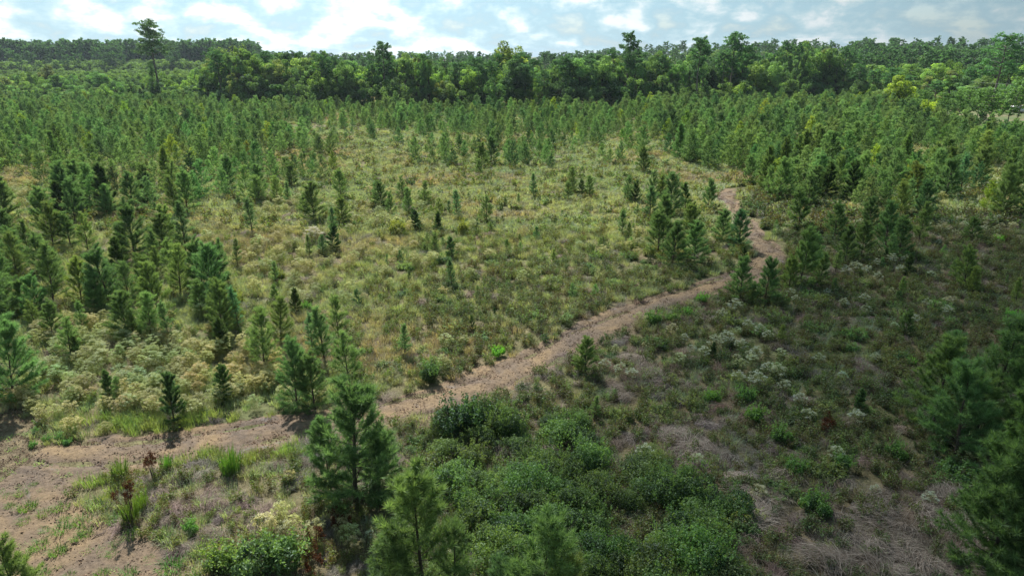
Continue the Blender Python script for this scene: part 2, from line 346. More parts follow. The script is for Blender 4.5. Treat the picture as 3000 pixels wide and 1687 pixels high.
# ------------------------------------------------------------------ plant builders
def pine_mesh(seed, h, rad, dens=1.0, low=0.10, nl=0.17, nw=0.0052, dark=0.0, lod=False, mats=(M_pine, M_bark), gp=.105, pe=.62):
    """young pine: whorls of up-swept limbs, brushes of long needles; returns crown mesh and trunk-and-limb mesh"""
    r = np.random.default_rng(seed); segs = []; P, Dn, T, Ln = [], [], [], []
    tz = np.linspace(0, h, 9); wob = np.cumsum(r.normal(0, 0.012, (9, 2)) * h / 3, 0); wob[0] = 0
    tp = np.column_stack([wob, tz]); segs.append((tp, np.linspace(0.017 * h, 0.004, 9)))
    at = lambda z: np.array([np.interp(z, tz, tp[:, 0]), np.interp(z, tz, tp[:, 1]), z])
    z = low * h; gap = gp * h
    def brush(p, d, n, tl, c):
        c = c + r.normal(0, .10)
        if lod: n = max(3, n // 3)
        a = r.normal(size=(n, 3)); dd = unit(np.asarray(d)[None] * 0.95 + a * 0.72 + [[0, 0, 0.18]])
        P.append(np.repeat(p[None], n, 0) + r.normal(0, .012, (n, 3))); Dn.append(dd); T.append(np.clip(c + r.normal(0, .16, n), 0, 1)); Ln.append(r.uniform(.75, 1.1, n) * tl)
    while z < 0.95 * h:
        f = z / h; k = int(r.integers(4, 7)); a0 = r.uniform(0, 6.28)
        prof = (1 - f) ** pe * (0.62 + 0.38 * min(1, (f - low) / 0.22 + 0.35)) + 0.04
        for b in range(k):
            a = a0 + b * 6.283 / k + r.normal(0, .25); Lb = rad * prof * r.uniform(0.72, 1.2); e = R(16 + 42 * f - 90 * max(0, .28 - f) * (1 if low < .08 else 0) + r.normal(0, 10)); zz = z + r.normal(0, gap * .28)
            n = 5; s = np.linspace(0, 1, n); ee = e + s * R(34)
            st_ = np.stack([np.cos(a) * np.cos(ee), np.sin(a) * np.cos(ee), np.sin(ee)], 1) * Lb / (n - 1)
            if r.random() < .12: continue
            Bp = at(zz) + np.concatenate([[[0, 0, 0]], np.cumsum(st_[:-1], 0)]); segs.append((Bp, np.linspace(0.0052 * h * (1.1 - f), 0.003, n)))
            twigs = [(Bp, unit(st_), 0.12 if pe < .5 else 0.28)]
            for q_ in range(int(r.integers(2, 4)) if Lb > 0.28 * rad else 1):
                s0 = r.uniform(.3, .8); p0 = np.array([np.interp(s0, s, Bp[:, j]) for j in range(3)]); a2 = a + r.choice([-1, 1]) * r.uniform(.4, .95); l2 = Lb * (1 - s0) * r.uniform(.7, 1.1) + .07
                d2 = np.array([np.cos(a2) * np.cos(e), np.sin(a2) * np.cos(e), np.sin(e + .25)]); B2 = p0 + np.linspace(0, 1, 3)[:, None] * d2 * l2
                segs.append((B2, [0.004, 0.003, 0.002])); twigs.append((B2, np.repeat(unit(d2)[None], 3, 0), 0.1))
            for Bq, dq, s1 in twigs:
                Lq = np.linalg.norm(Bq[-1] - Bq[0]); m_ = max(2, int(Lq * (1 - s1) / 0.085 * dens * (0.5 if lod else 1)))
                for s_ in np.linspace(s1, 1.0, m_):
                    ix = s_ * (len(Bq) - 1); i0 = min(int(ix), len(Bq) - 2); p_ = Bq[i0] + (Bq[i0 + 1] - Bq[i0]) * (ix - i0)
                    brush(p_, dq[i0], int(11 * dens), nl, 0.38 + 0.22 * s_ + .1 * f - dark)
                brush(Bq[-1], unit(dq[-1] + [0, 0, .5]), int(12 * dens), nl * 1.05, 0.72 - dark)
        z += gap * r.uniform(.8, 1.15)
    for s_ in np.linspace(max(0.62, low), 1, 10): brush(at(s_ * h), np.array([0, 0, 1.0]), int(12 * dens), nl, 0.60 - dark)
    P, Dn, T, Ln = map(np.concatenate, (P, Dn, T, Ln))
    V, Fn = needles(P, Dn, Ln, nw * (3.4 if lod else 1), r)
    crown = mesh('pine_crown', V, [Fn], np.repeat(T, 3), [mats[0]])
    if lod: segs = segs[:1]
    Vt_, Qt = tubes(segs, 4 if not lod else 3)
    return crown, mesh('pine_trunk', Vt_, [Qt], None, [mats[1]], smooth=True)

def lobes_leaves(r, C, rad, n, size, flat=0.8, shell=0.35, tone=None, up=0.25):
    """n leaves over the shells of lobes at C with radii rad"""
    w = rad ** 2; k = r.choice(len(C), n, p=w / w.sum()); d = unit(r.normal(size=(n, 3)) + [[0, 0, up]])
    rr = rad[k] * (1 - shell * r.random(n) ** 1.5); P = C[k] + d * rr[:, None] * [[1, 1, flat]]
    t = (tone[k] if tone is not None else .5) + r.normal(0, .14, n)
    V, Q = leaves(P, unit(d + r.normal(0, .75, (n, 3))), size * r.uniform(.6, 1.25, n), r)
    return V, Q, np.clip(np.repeat(t, 4), 0, 1), P

def tree_mesh(seed, h, w, nlobe=22, n=5200, size=0.26, cz=0.56, ch=0.44, lr=(0.13, 0.25), trunk=0.018, flat=0.8, shape='round', mats=(M_leaf, M_bark)):
    r = np.random.default_rng(seed); C = []
    while len(C) < nlobe:
        p = r.uniform(-1, 1, 3)
        if np.linalg.norm(p) > 1: continue
        if shape == 'tall' and np.hypot(*p[:2]) > 1 - 0.55 * max(p[2], 0): continue
        if shape == 'cone' and np.hypot(*p[:2]) > 0.55 - 0.5 * p[2]: continue
        if shape == 'open' and np.linalg.norm(p) < 0.45: continue
        C.append([p[0] * w / 2 * .82, p[1] * w / 2 * .82, (cz + p[2] * ch * .85) * h])
    C = np.array(C); rad = r.uniform(*lr, nlobe) * w
    tone = r.uniform(.25, .85, nlobe)
    V, Q, t, P = lobes_leaves(r, C, rad, n, size, flat, 0.45, tone)
    crown = mesh('tree_crown', V, [Q], t, [mats[0]])
    segs = [(np.array([[0, 0, 0], [r.normal(0, .1), r.normal(0, .1), h * .3], [r.normal(0, .25), r.normal(0, .25), h * .6], [r.normal(0, .4), r.normal(0, .4), h * .88]]), [h * trunk, h * trunk * .75, h * trunk * .5, .03])]
    tp = segs[0][0]
    for c, rd in zip(C, rad):
        z0 = min(c[2] * .72, h * .8); b = np.array([np.interp(z0, tp[:, 2], tp[:, 0]), np.interp(z0, tp[:, 2], tp[:, 1]), z0])
        mdl = (b + c) / 2 + [0, 0, .03 * h]; segs.append((np.array([b, mdl, c]), [h * trunk * .33, h * trunk * .2, .02]))
    Vt_, Qt = tubes(segs, 5)
    return crown, mesh('tree_trunk', Vt_, [Qt], None, [mats[1]], smooth=True)

def tallpine_mesh(seed, h, w, base=0.6, nplate=16, n=2600, size=0.30, mats=(M_pine, M_bark2)):
    r = np.random.default_rng(seed); C, rad = [], []; tp = np.array([[0, 0, 0], [r.normal(0, .2), r.normal(0, .2), h * .5], [r.normal(0, .4), r.normal(0, .4), h * .97]])
    segs = [(tp, [h * .014, h * .010, .05])]
    for k in range(nplate):
        f = base + (1 - base) * (k + r.uniform(0, .8)) / nplate; a = k * 2.4 + r.normal(0, .5)
        env = math.sin(math.pi * min(1, (f - base) / (1 - base) * .62 + .28)) ** .8
        L_ = w / 2 * env * r.uniform(.55, 1.1); z0 = f * h; b = np.array([np.interp(z0, tp[:, 2], tp[:, 0]), np.interp(z0, tp[:, 2], tp[:, 1]), z0])
        e = b + [math.cos(a) * L_, math.sin(a) * L_, .25 * L_ + .2]; segs.append((np.array([b, (b + e) / 2 + [0, 0, .1], e]), [h * .005, h * .0035, .02]))
        for q_ in range(6):
            C.append(b + (e - b) * r.uniform(.4, 1.08) + r.normal(0, .55, 3) * [1, 1, .7]); rad.append(w * r.uniform(.06, .12))
    C.append(tp[-1]); rad.append(w * .13)
    C = np.array(C); rad = np.array(rad)
    V, Q, t, P = lobes_leaves(r, C, rad, n, size, 0.55, .8, r.uniform(.25, .6, len(C)), .5)
    Vt_, Qt = tubes(segs, 5)
    return mesh('tall_pine_crown', V, [Q], t, [mats[0]]), mesh('tall_pine_trunk', Vt_, [Qt], None, [mats[1]], smooth=True)

def shrub_mesh(seed, w, h, nl=9, n=3600, size=0.045, m=M_leaf, tone=(.3, .75), asp=.55):
    r = np.random.default_rng(seed); a = r.uniform(0, 6.28, nl); q = np.sqrt(r.random(nl)) * w * .34
    rad = r.uniform(.24, .4, nl) * w * .62; C = np.stack([np.cos(a) * q, np.sin(a) * q, np.full(nl, 0.0)], 1); C[:, 2] = np.clip(h * (0.75 - .8 * (q / w) ** 1) * r.uniform(.7, 1.05, nl) - rad * .6, .05, h)
    V, Q, t, P = lobes_leaves(r, C, rad, n, size, 1.0, .5, r.uniform(*tone, nl), .45)
    k = P[:, 2] > 0.02; V = V.reshape(-1, 4, 3)[k].reshape(-1, 3); t = t.reshape(-1, 4)[k].ravel(); Q = np.arange(len(V)).reshape(-1, 4)
    # leafy shoots standing out of the dome
    ns = 26; a = r.uniform(0, 6.28, ns); b = np.sqrt(r.random(ns)) * w * .42; sx_ = np.stack([np.cos(a) * b, np.sin(a) * b, h * (.85 - .9 * (b / w))], 1)
    sh = []
    for p_ in sx_:
        d = unit(np.array([p_[0], p_[1], h * 1.2]) + r.normal(0, .25, 3)); s = r.uniform(0, 1, 14)[:, None]; sh.append(p_ + d * s * r.uniform(.15, .42) + r.normal(0, .03, (14, 3)))
    sh = np.concatenate(sh); V2, Q2 = leaves(sh, unit(r.normal(size=sh.shape)), size * .95, r, asp)
    V, Fs, t = join([(V, [Q], t), (V2, [Q2], .7)])
    return mesh('shrub_leaves', V, Fs, t, [m])
def stems_mesh(seed, w, h, n, m, rr=0.006, kink=.12):
    r = np.random.default_rng(seed); segs = []
    for _ in range(n):
        a = r.uniform(0, 6.28); l_ = r.uniform(.5, 1.0); e = np.array([math.cos(a) * w * .45 * l_, math.sin(a) * w * .45 * l_, h * r.uniform(.6, 1)])
        segs.append((np.array([[e[0] * .1, e[1] * .1, 0], e * [.45, .45, .5] + r.normal(0, kink * w, 3) * .5, e]), [rr, rr * .7, rr * .4]))
        for q_ in range(2):
            b = e * r.uniform(.5, .9); segs.append((np.array([b, b + r.normal(0, .16 * w, 3) + [0, 0, .12 * h]]), [rr * .6, rr * .3]))
    V, Q = tubes(segs, 3); return mesh('stems', V, [Q], None, [m])
def tuft_mesh(seed, w, h, n, lean=(.2, .8), bw=0.006, m=M_grass, tone=(.2, .9)):
    r = np.random.default_rng(seed); a = r.uniform(0, 6.28, n); q = np.sqrt(r.random(n)) * w / 2
    P = np.stack([np.cos(a) * q, np.sin(a) * q, np.zeros(n)], 1); az_ = np.where(r.random(n) < .6, a, r.uniform(0, 6.28, n))
    V, Q, T3 = blades(P, az_, h * r.uniform(.5, 1.1, n), r.uniform(*lean, n), bw, r)
    return mesh('grass_tuft', V, [Q, T3], np.repeat(r.uniform(*tone, n), 5), [m])
def mat_mesh(seed, w, h, n, m, bw=.005, tone=(.15, 1)):
    """matted dead grass: long blades combed over a hummock"""
    r = np.random.default_rng(seed); a = r.uniform(0, 6.28, n); q = np.sqrt(r.random(n)) * w * .42; th0 = r.uniform(0, 6.28)
    z = h * (1 - (q / (w * .5)) ** 2) * .6; P = np.stack([np.cos(a) * q, np.sin(a) * q, z * r.uniform(.2, 1, n)], 1)
    az_ = th0 + r.normal(0, .55, n) + .8 * np.sin(a); V, Q, T3 = blades(P, az_, r.uniform(.22, .75, n), r.uniform(.8, 1.7, n), bw * r.uniform(.7, 1.5, n), r)
    # comb them flat
    Vr = V.reshape(n, 5, 3); base = Vr[:, :1, 2:3]; Vr[:, :, 2:3] = base + (Vr[:, :, 2:3] - base) * .42
    return mesh('dead_grass', V, [Q, T3], np.repeat(r.uniform(*tone, n), 5), [m])
def flower_mesh(seed, w, h, nh=34, m=M_flow, lf=.028, tone=.72):
    """tall weed: leafy stems under domed, flat-topped pale flower heads"""
    r = np.random.default_rng(seed); parts = []
    a = r.uniform(0, 6.28, nh); q = np.sqrt(r.random(nh)) * w * .46; top = h * (1.0 - .55 * (q / (w * .5)) ** 2 * r.uniform(.6, 1.2, nh)) * r.uniform(.86, 1.06, nh)
    C = np.stack([np.cos(a) * q, np.sin(a) * q, top], 1); hr = r.uniform(.05, .105, nh) * (w / .9)
    n = 46; d = unit(r.normal(size=(nh, n, 3)) * [1, 1, .5] + [0, 0, .45]); P = (C[:, None] + d * hr[:, None, None] * r.uniform(.55, 1.05, (nh, n, 1)) * [1, 1, .55]).reshape(-1, 3)
    V, Q = leaves(P, unit(r.normal(size=P.shape) + [0, 0, 1.2]), .015 * (w / .9), r, .8); parts.append((V, [Q], np.clip(np.repeat(np.repeat(r.uniform(tone - .15, tone + .22, nh), n) + r.normal(0, .07, nh * n), 4), .5, 1)))
    nl = 620; k = r.integers(0, nh, nl); s = r.uniform(.15, .95, nl)[:, None]; P = C[k] * np.concatenate([.35 + .65 * s, .35 + .65 * s, s], 1) + r.normal(0, .05 * w, (nl, 3))
    V, Q = leaves(P, unit(r.normal(size=P.shape)), lf, r, .4); parts.append((V, [Q], np.repeat(r.uniform(.1, .5, nl), 4)))
    V, Fs, t = join(parts); return mesh('pale_flowers', V, Fs, t, [m])
def forb_mesh(seed, w, h, n=420, size=.04, m=M_forb, tone=(.1, .9)):
    r = np.random.default_rng(seed); k = 12; a = r.uniform(0, 6.28, k); q = np.sqrt(r.random(k)) * w * .4
    top = np.stack([np.cos(a) * q, np.sin(a) * q, h * r.uniform(.6, 1.1, k)], 1); kk = r.integers(0, k, n); s = r.uniform(.1, 1, n)[:, None]
    P = top[kk] * np.concatenate([.5 + .5 * s, .5 + .5 * s, s], 1) + r.normal(0, .075 * w, (n, 3)); P[:, 2] = np.abs(P[:, 2]); tn = r.uniform(*tone, k)
    V, Q = leaves(P, unit(r.normal(size=P.shape) + [0, 0, .5]), size * r.uniform(.6, 1.3, n), r, .5)
    return mesh('herb', V, [Q], np.clip(np.repeat(tn[kk] + r.normal(0, .15, n), 4), 0, 1), [m])

# ------------------------------------------------------------------ stuff: many small plants through geometry nodes
def scatter(name, variants, x, y, scale, hue, rot=None, dz=0.0, zs=None, vi=None, label=None):
    """one stuff object: copies of the variant meshes at x, y"""
    n = len(x); c = bpy.data.collections.new(name + '_kinds')
    for k, me in enumerate(variants):
        o = bpy.data.objects.new(f'{name}_kind_{k:02d}', me); c.objects.link(o)
    P = np.stack([x, y, gz(x, y) + dz], 1); me = bpy.data.meshes.new(name); me.vertices.add(n); me.vertices.foreach_set('co', P.astype(np.float32).ravel())
    rt = np.zeros((n, 3)); rt[:, 2] = rng.uniform(0, 6.28, n); rt[:, :2] = rng.normal(0, .05, (n, 2))
    sc = np.stack([scale, scale, scale * (zs if zs is not None else 1)], 1)
    for nm, typ, key, val in (('rot', 'FLOAT_VECTOR', 'vector', rt), ('sc', 'FLOAT_VECTOR', 'vector', sc), ('hue', 'FLOAT_COLOR', 'color', np.concatenate([hue, np.ones((n, 1))], 1))):
        me.attributes.new(nm, typ, 'POINT').data.foreach_set(key, np.ascontiguousarray(val, np.float32).ravel())
    me.attributes.new('vi', 'INT', 'POINT').data.foreach_set('value', np.ascontiguousarray(rng.integers(0, len(variants), n) if vi is None else vi, np.int32))
    ng = bpy.data.node_groups.new(name, 'GeometryNodeTree'); ng.interface.new_socket('Geometry', in_out='INPUT', socket_type='NodeSocketGeometry'); ng.interface.new_socket('Geometry', in_out='OUTPUT', socket_type='NodeSocketGeometry')
    l = ng.links.new; gi = ng.nodes.new('NodeGroupInput'); go = ng.nodes.new('NodeGroupOutput'); ip = ng.nodes.new('GeometryNodeInstanceOnPoints'); ci = ng.nodes.new('GeometryNodeCollectionInfo')
    ci.inputs['Collection'].default_value = c; ci.inputs['Separate Children'].default_value = True; ci.inputs['Reset Children'].default_value = True
    def at(nm, typ): a = ng.nodes.new('GeometryNodeInputNamedAttribute'); a.data_type = typ; a.inputs[0].default_value = nm; return a.outputs[0]
    er = ng.nodes.new('FunctionNodeEulerToRotation'); l(at('rot', 'FLOAT_VECTOR'), er.inputs[0])
    l(gi.outputs[0], ip.inputs['Points']); l(ci.outputs[0], ip.inputs['Instance']); ip.inputs['Pick Instance'].default_value = True
    l(at('vi', 'INT'), ip.inputs['Instance Index']); l(er.outputs[0], ip.inputs['Rotation']); l(at('sc', 'FLOAT_VECTOR'), ip.inputs['Scale']); l(ip.outputs[0], go.inputs[0])
    o = ob(name, me); o.modifiers.new('scatter', 'NODES').node_group = ng
    return tag(o, label, kind='stuff')

def candidates(dens, s, y0=12.0, y1=290.0, marg=140):
    """random ground points in view; dens(d) per square metre"""
    r = np.random.default_rng(s); X_, Y_ = [], []; edges = [y0] + [e for e in (22, 32, 45, 65, 95, 140, 200) if y0 < e < y1] + [y1]
    for a, b in zip(edges[:-1], edges[1:]):
        if a >= y1: break
        b = min(b, y1); hw = 0.82 * (b + 8) + 4; n = int(dens((a + b) / 2) * (b - a) * 2 * hw); X_.append(r.uniform(-hw, hw, n)); Y_.append(r.uniform(a, b, n))
    X_, Y_ = np.concatenate(X_), np.concatenate(Y_); u, v = to_uv(X_, Y_); k = (u > -marg) & (u < 2576 + marg) & (v < 1449 + 260)
    return X_[k], Y_[k], u[k], v[k]
def blob(u, v, L_):
    m_ = np.zeros(np.shape(u))
    for a, b, ra, rb, s in L_: m_ = np.maximum(m_, s * np.clip(1.6 - 1.6 * np.sqrt(((u - a) / ra) ** 2 + ((v - b) / rb) ** 2), 0, 1))
    return m_
def hues(x, y, base, var=.22, s=0, sc=5.0):
    """per-plant colour multipliers around base, drifting over the field"""
    n = len(x); r = np.random.default_rng(s + 99); b = np.array(base)[None] * (1.0 if s != 1 else np.array([[.98, .98, 1.12]])); w_ = (fbm(x, y, sc, s + 50) - .5)[:, None] * 2
    return np.clip(b * (1 + w_ * var * [[1.2, .5, .2]] + r.normal(0, var * .45, (n, 1)) + r.normal(0, .05, (n, 3))), .15, 3)

# ------------------------------------------------------------------ where everything grows
RIGHT_UV = [(985, 1072), (1080, 1052), (1560, 852), (1840, 736), (1975, 650), (1945, 600), (1862, 522), (1900, 470), (2200, 540), (2750, 540), (2750, 1750), (960, 1750), (900, 1250)]
LOWER_UV = [(190, 1206), (420, 1162), (640, 1145), (780, 1112), (985, 1072), (1100, 1250), (960, 1750), (480, 1750), (440, 1395), (310, 1312), (195, 1240)]
THICKET_UV = [(1085, 1010), (1240, 1000), (1330, 1060), (1500, 1075), (1610, 1150), (1730, 1200), (1850, 1310), (1880, 1460), (1850, 1600), (1150, 1600), (1170, 1400), (1110, 1250), (1080, 1120)]
FLOWERS = [(450, 950, 420, 150, 1.0), (250, 1010, 260, 120, 1.0), (620, 1000, 220, 110, .9), (330, 880, 300, 90, .8), (850, 660, 330, 90, .24), (760, 740, 220, 60, .28), (980, 560, 260, 60, .10), (880, 400, 240, 40, .12),
    (700, 530, 120, 40, .35), (1330, 330, 300, 30, .22), (1200, 380, 150, 20, .2), (2330, 400, 130, 25, .8), (2350, 370, 160, 20, .6), (1700, 620, 160, 50, .3), (2450, 590, 160, 40, .3), (760, 1330, 130, 60, .7), (900, 1360, 130, 80, .9), (1750, 870, 260, 80, .22), (2350, 800, 260, 60, .25), (60, 480, 60, 30, .6), (1850, 930, 200, 60, .25)]
DRYS = [(2220, 1330, 330, 140, 1.0), (1740, 1110, 180, 60, .9), (1900, 1160, 170, 90, .6), (2000, 1220, 130, 70, .5), (1620, 960, 150, 60, .6), (1700, 780, 160, 40, .3), (560, 1260, 260, 70, .75), (2450, 1420, 200, 80, .8), (1800, 1040, 200, 60, .5), (1150, 990, 90, 22, .4), (870, 1200, 60, 50, .3), (1050, 1180, 80, 70, .5)]
x, y, u, v = candidates(lambda d: np.interp(d, [14, 25, 38, 55, 80, 115, 170, 250], [7.5, 7, 5.0, 3.2, 2.0, 1.1, .42, .22]), 11)
TD = track_d(x, y); k = (TD < np.where(rng.random(len(x)) < .3, .35, -.05)) & (sdist(x, y, LAWN) < 0); x, y, u, v, TD = (q_[k] for q_ in (x, y, u, v, TD))
right = inpoly(u, v, RIGHT_UV); lower = inpoly(u, v, LOWER_UV); thick = inpoly(u, v, THICKET_UV)
n1_ = fbm(x, y, 6, 61); n2_ = fbm(x, y, 3.5, 67); n3_ = fbm(x, y, 16, 71)
bright = blob(u, v, [(560, 1150, 260, 30, 1), (700, 1130, 160, 35, 1), (250, 1235, 70, 45, 1.2), (430, 1060, 330, 35, 1.0), (620, 1060, 160, 30, .8)]) * (v > 1040)
wf = blob(u, v, FLOWERS) * (.45 + 1.3 * n1_) * (bright < .4); wd = blob(u, v, DRYS) * (.3 + 1.4 * n2_)
leafy = np.clip((v - 560) / 160, 0, 1) * np.clip((u - 850) / 350, 0, 1)                    # greener, leafier towards the track
pg = np.where(right, .22, .75 - .45 * leafy) * (.5 + n3_); pf = np.where(right, 1.0, .16 + .55 * leafy) * (.4 + 1.2 * n1_); pd = np.where(right, .20, .04) * (.2 + 1.6 * n2_)
pg = np.where(lower, .35, pg); pf = np.where(lower, .4, pf); pd = np.where(lower, .25, pd)
pw = .008 + 1.0 * wf ** 1.2; pd = pd + 1.1 * wd; pg = pg + 1.6 * bright; pf = pf * np.where(thick, .6, 1)
Pm = np.stack([pg, pf, pw, pd]); Pm /= Pm.sum(0); cs = np.cumsum(Pm, 0); rr_ = rng.random(len(x)); kind = (rr_[None] > cs).sum(0)
grow = np.interp(y, [15, 30, 60, 120, 250], [.72, .9, 1.15, 1.7, 2.4])
# grass
k = kind == 0; xa, ya, ua, va = x[k], y[k], u[k], v[k]
hg = hues(xa, ya, (.86, 1.0, .95), .16, 1, 9); hg = np.where((bright[k] > .25)[:, None], hg * np.stack([.66 + .3 * fbm(xa, ya, 2, 3), .86 + .1 * vn(xa, ya, 1.5, 4), .5 + 0 * xa], 1), hg); hg = np.where(right[k][:, None], hg * [.85, .9, 1.0], hg)
redd = np.clip((fbm(xa, ya, 11, 83) - .55) * 5, 0, 1)[:, None]; hg = hg * (1 + redd * (np.array([[1.15, .85, 1.0]]) - 1))
far = ya > 60
GT = [tuft_mesh(200 + q_, .62, .48, 75, (.15, .8), .0085) for q_ in range(4)] + [tuft_mesh(210 + q_, .75, .5, 60, (.2, .9), .02) for q_ in range(3)]
scatter('field_grass', GT, xa, ya, grow[k] * rng.uniform(.75, 1.3, k.sum()), hg, zs=np.where(bright[k] > .25, 1.25, np.interp(ya, [60, 200], [1, .6])), vi=np.where(far, 4 + rng.integers(0, 3, k.sum()), rng.integers(0, 4, k.sum())), label='yellow-green meadow grass covering the open field')
# leafy weeds
k = kind == 1; xa, ya, ua, va = x[k], y[k], u[k], v[k]
hg = hues(xa, ya, (1.0, 1.0, .9), .32, 2, 4)
yel = (~right[k]) & (leafy[k] < .6); hg = np.where(yel[:, None], hg * [1.12, 1.15, .88], hg)
FT = [forb_mesh(230 + q_, .7, .5, 380, .036) for q_ in range(5)] + [forb_mesh(240 + q_, .8, .55, 150, .075) for q_ in range(3)]
scatter('leafy_weeds', FT, xa, ya, grow[k] * rng.uniform(.7, 1.35, k.sum()), hg, vi=np.where(ya > 60, 5 + rng.integers(0, 3, k.sum()), rng.integers(0, 5, k.sum())), zs=np.interp(ya, [60, 200], [1, .6]), label='low green and brownish weeds between the young pines')
# pale flowering weeds
k = kind == 2; xa, ya, ua, va = x[k], y[k], u[k], v[k]
keep = rng.random(k.sum()) < np.where(ya < 45, .55, .75); xa, ya, ua, va = (q_[keep] for q_ in (xa, ya, ua, va)); gr_ = grow[k][keep]
hg = hues(xa, ya, (1.12, 1.12, .90), .22, 3, 3)
WT = [flower_mesh(250 + q_, .9, .95, 34) for q_ in range(4)]
rg = right[kind == 2][keep][:, None]; hg = np.where(rg, hg * [.95, 1.02, 1.3], hg)
scatter('pale_flowering_weeds', WT, xa, ya, np.where(rg[:, 0], .75, 1) * np.minimum(gr_, 1.25) * rng.uniform(.75, 1.25, len(xa)), hg, zs=np.interp(ya, [40, 90], [1, .75]), label='dense patch of tall weeds with pale cream flower heads')
# dead grass
k = kind == 3; xa, ya = x[k], y[k]
DT = [mat_mesh(260 + q_, .95, .30, 260, M_dry) for q_ in range(4)] + [tuft_mesh(268 + q_, .8, .42, 130, (.5, 1.1), .006, M_dry) for q_ in range(2)]
scatter('dead_grass', DT, xa, ya, np.minimum(grow[k], 1.3) * rng.uniform(.7, 1.25, k.sum()), hues(xa, ya, (.88, .83, .78), .3, 4, 2.5), label='matted grey and brown dead grass lying between the weeds')
# green sprigs and clods on the bare soil
xs, ys, us, vs = candidates(lambda d: 16.0 if d < 75 else 0.0, 12, 13, 80); td = track_d(xs, ys)
k = (td > .1) & (rng.random(len(xs)) < .9); CL = []
for q_ in range(3):
    r = np.random.default_rng(280 + q_); n = 9; C = r.normal(0, .11, (n, 3)) * [1, 1, .08] + [0, 0, .012]; d = r.uniform(.010, .034, n); base = np.array([[1, 0, 0], [-1, 0, 0], [0, 1, 0], [0, -1, 0], [0, 0, .8], [0, 0, -.8]])
    V = (C[:, None] + base[None] * d[:, None, None] * r.uniform(.6, 1.3, (n, 6, 1))).reshape(-1, 3); T8 = np.array([[0, 2, 4], [2, 1, 4], [1, 3, 4], [3, 0, 4], [2, 0, 5], [1, 2, 5], [3, 1, 5], [0, 3, 5]])
    CL.append(mesh('clods', V, [(T8[None] + np.arange(n)[:, None, None] * 6).reshape(-1, 3)], np.repeat(r.random(n), 6), [leafmat('soil_clod', [(0, (.16, .115, .085)), (.6, (.24, .175, .13)), (1, (.40, .30, .20))], True, 0.0, 0.0)]))
scatter('soil_clods', CL, xs[k], ys[k], rng.uniform(.6, 1.5, k.sum()), hues(xs[k], ys[k], (1, 1, 1), .15, 5), dz=.03, label='loose clods and wood chips scattered over the dirt track')
k = (td > .1) & (ys < 29) & (fbm(xs, ys, 2.2, 91) > .52) & (rng.random(len(xs)) < .16) & (us < 700)
scatter('sparse_sprigs', [tuft_mesh(290 + q_, .35, .10, 26, (.4, 1.1), .007, M_grass) for q_ in range(3)], xs[k], ys[k], rng.uniform(.5, 1.3, k.sum()), hues(xs[k], ys[k], (.75, 1.15, .7), .2, 6), dz=.03, label='sparse green sprigs coming up through the bare soil')

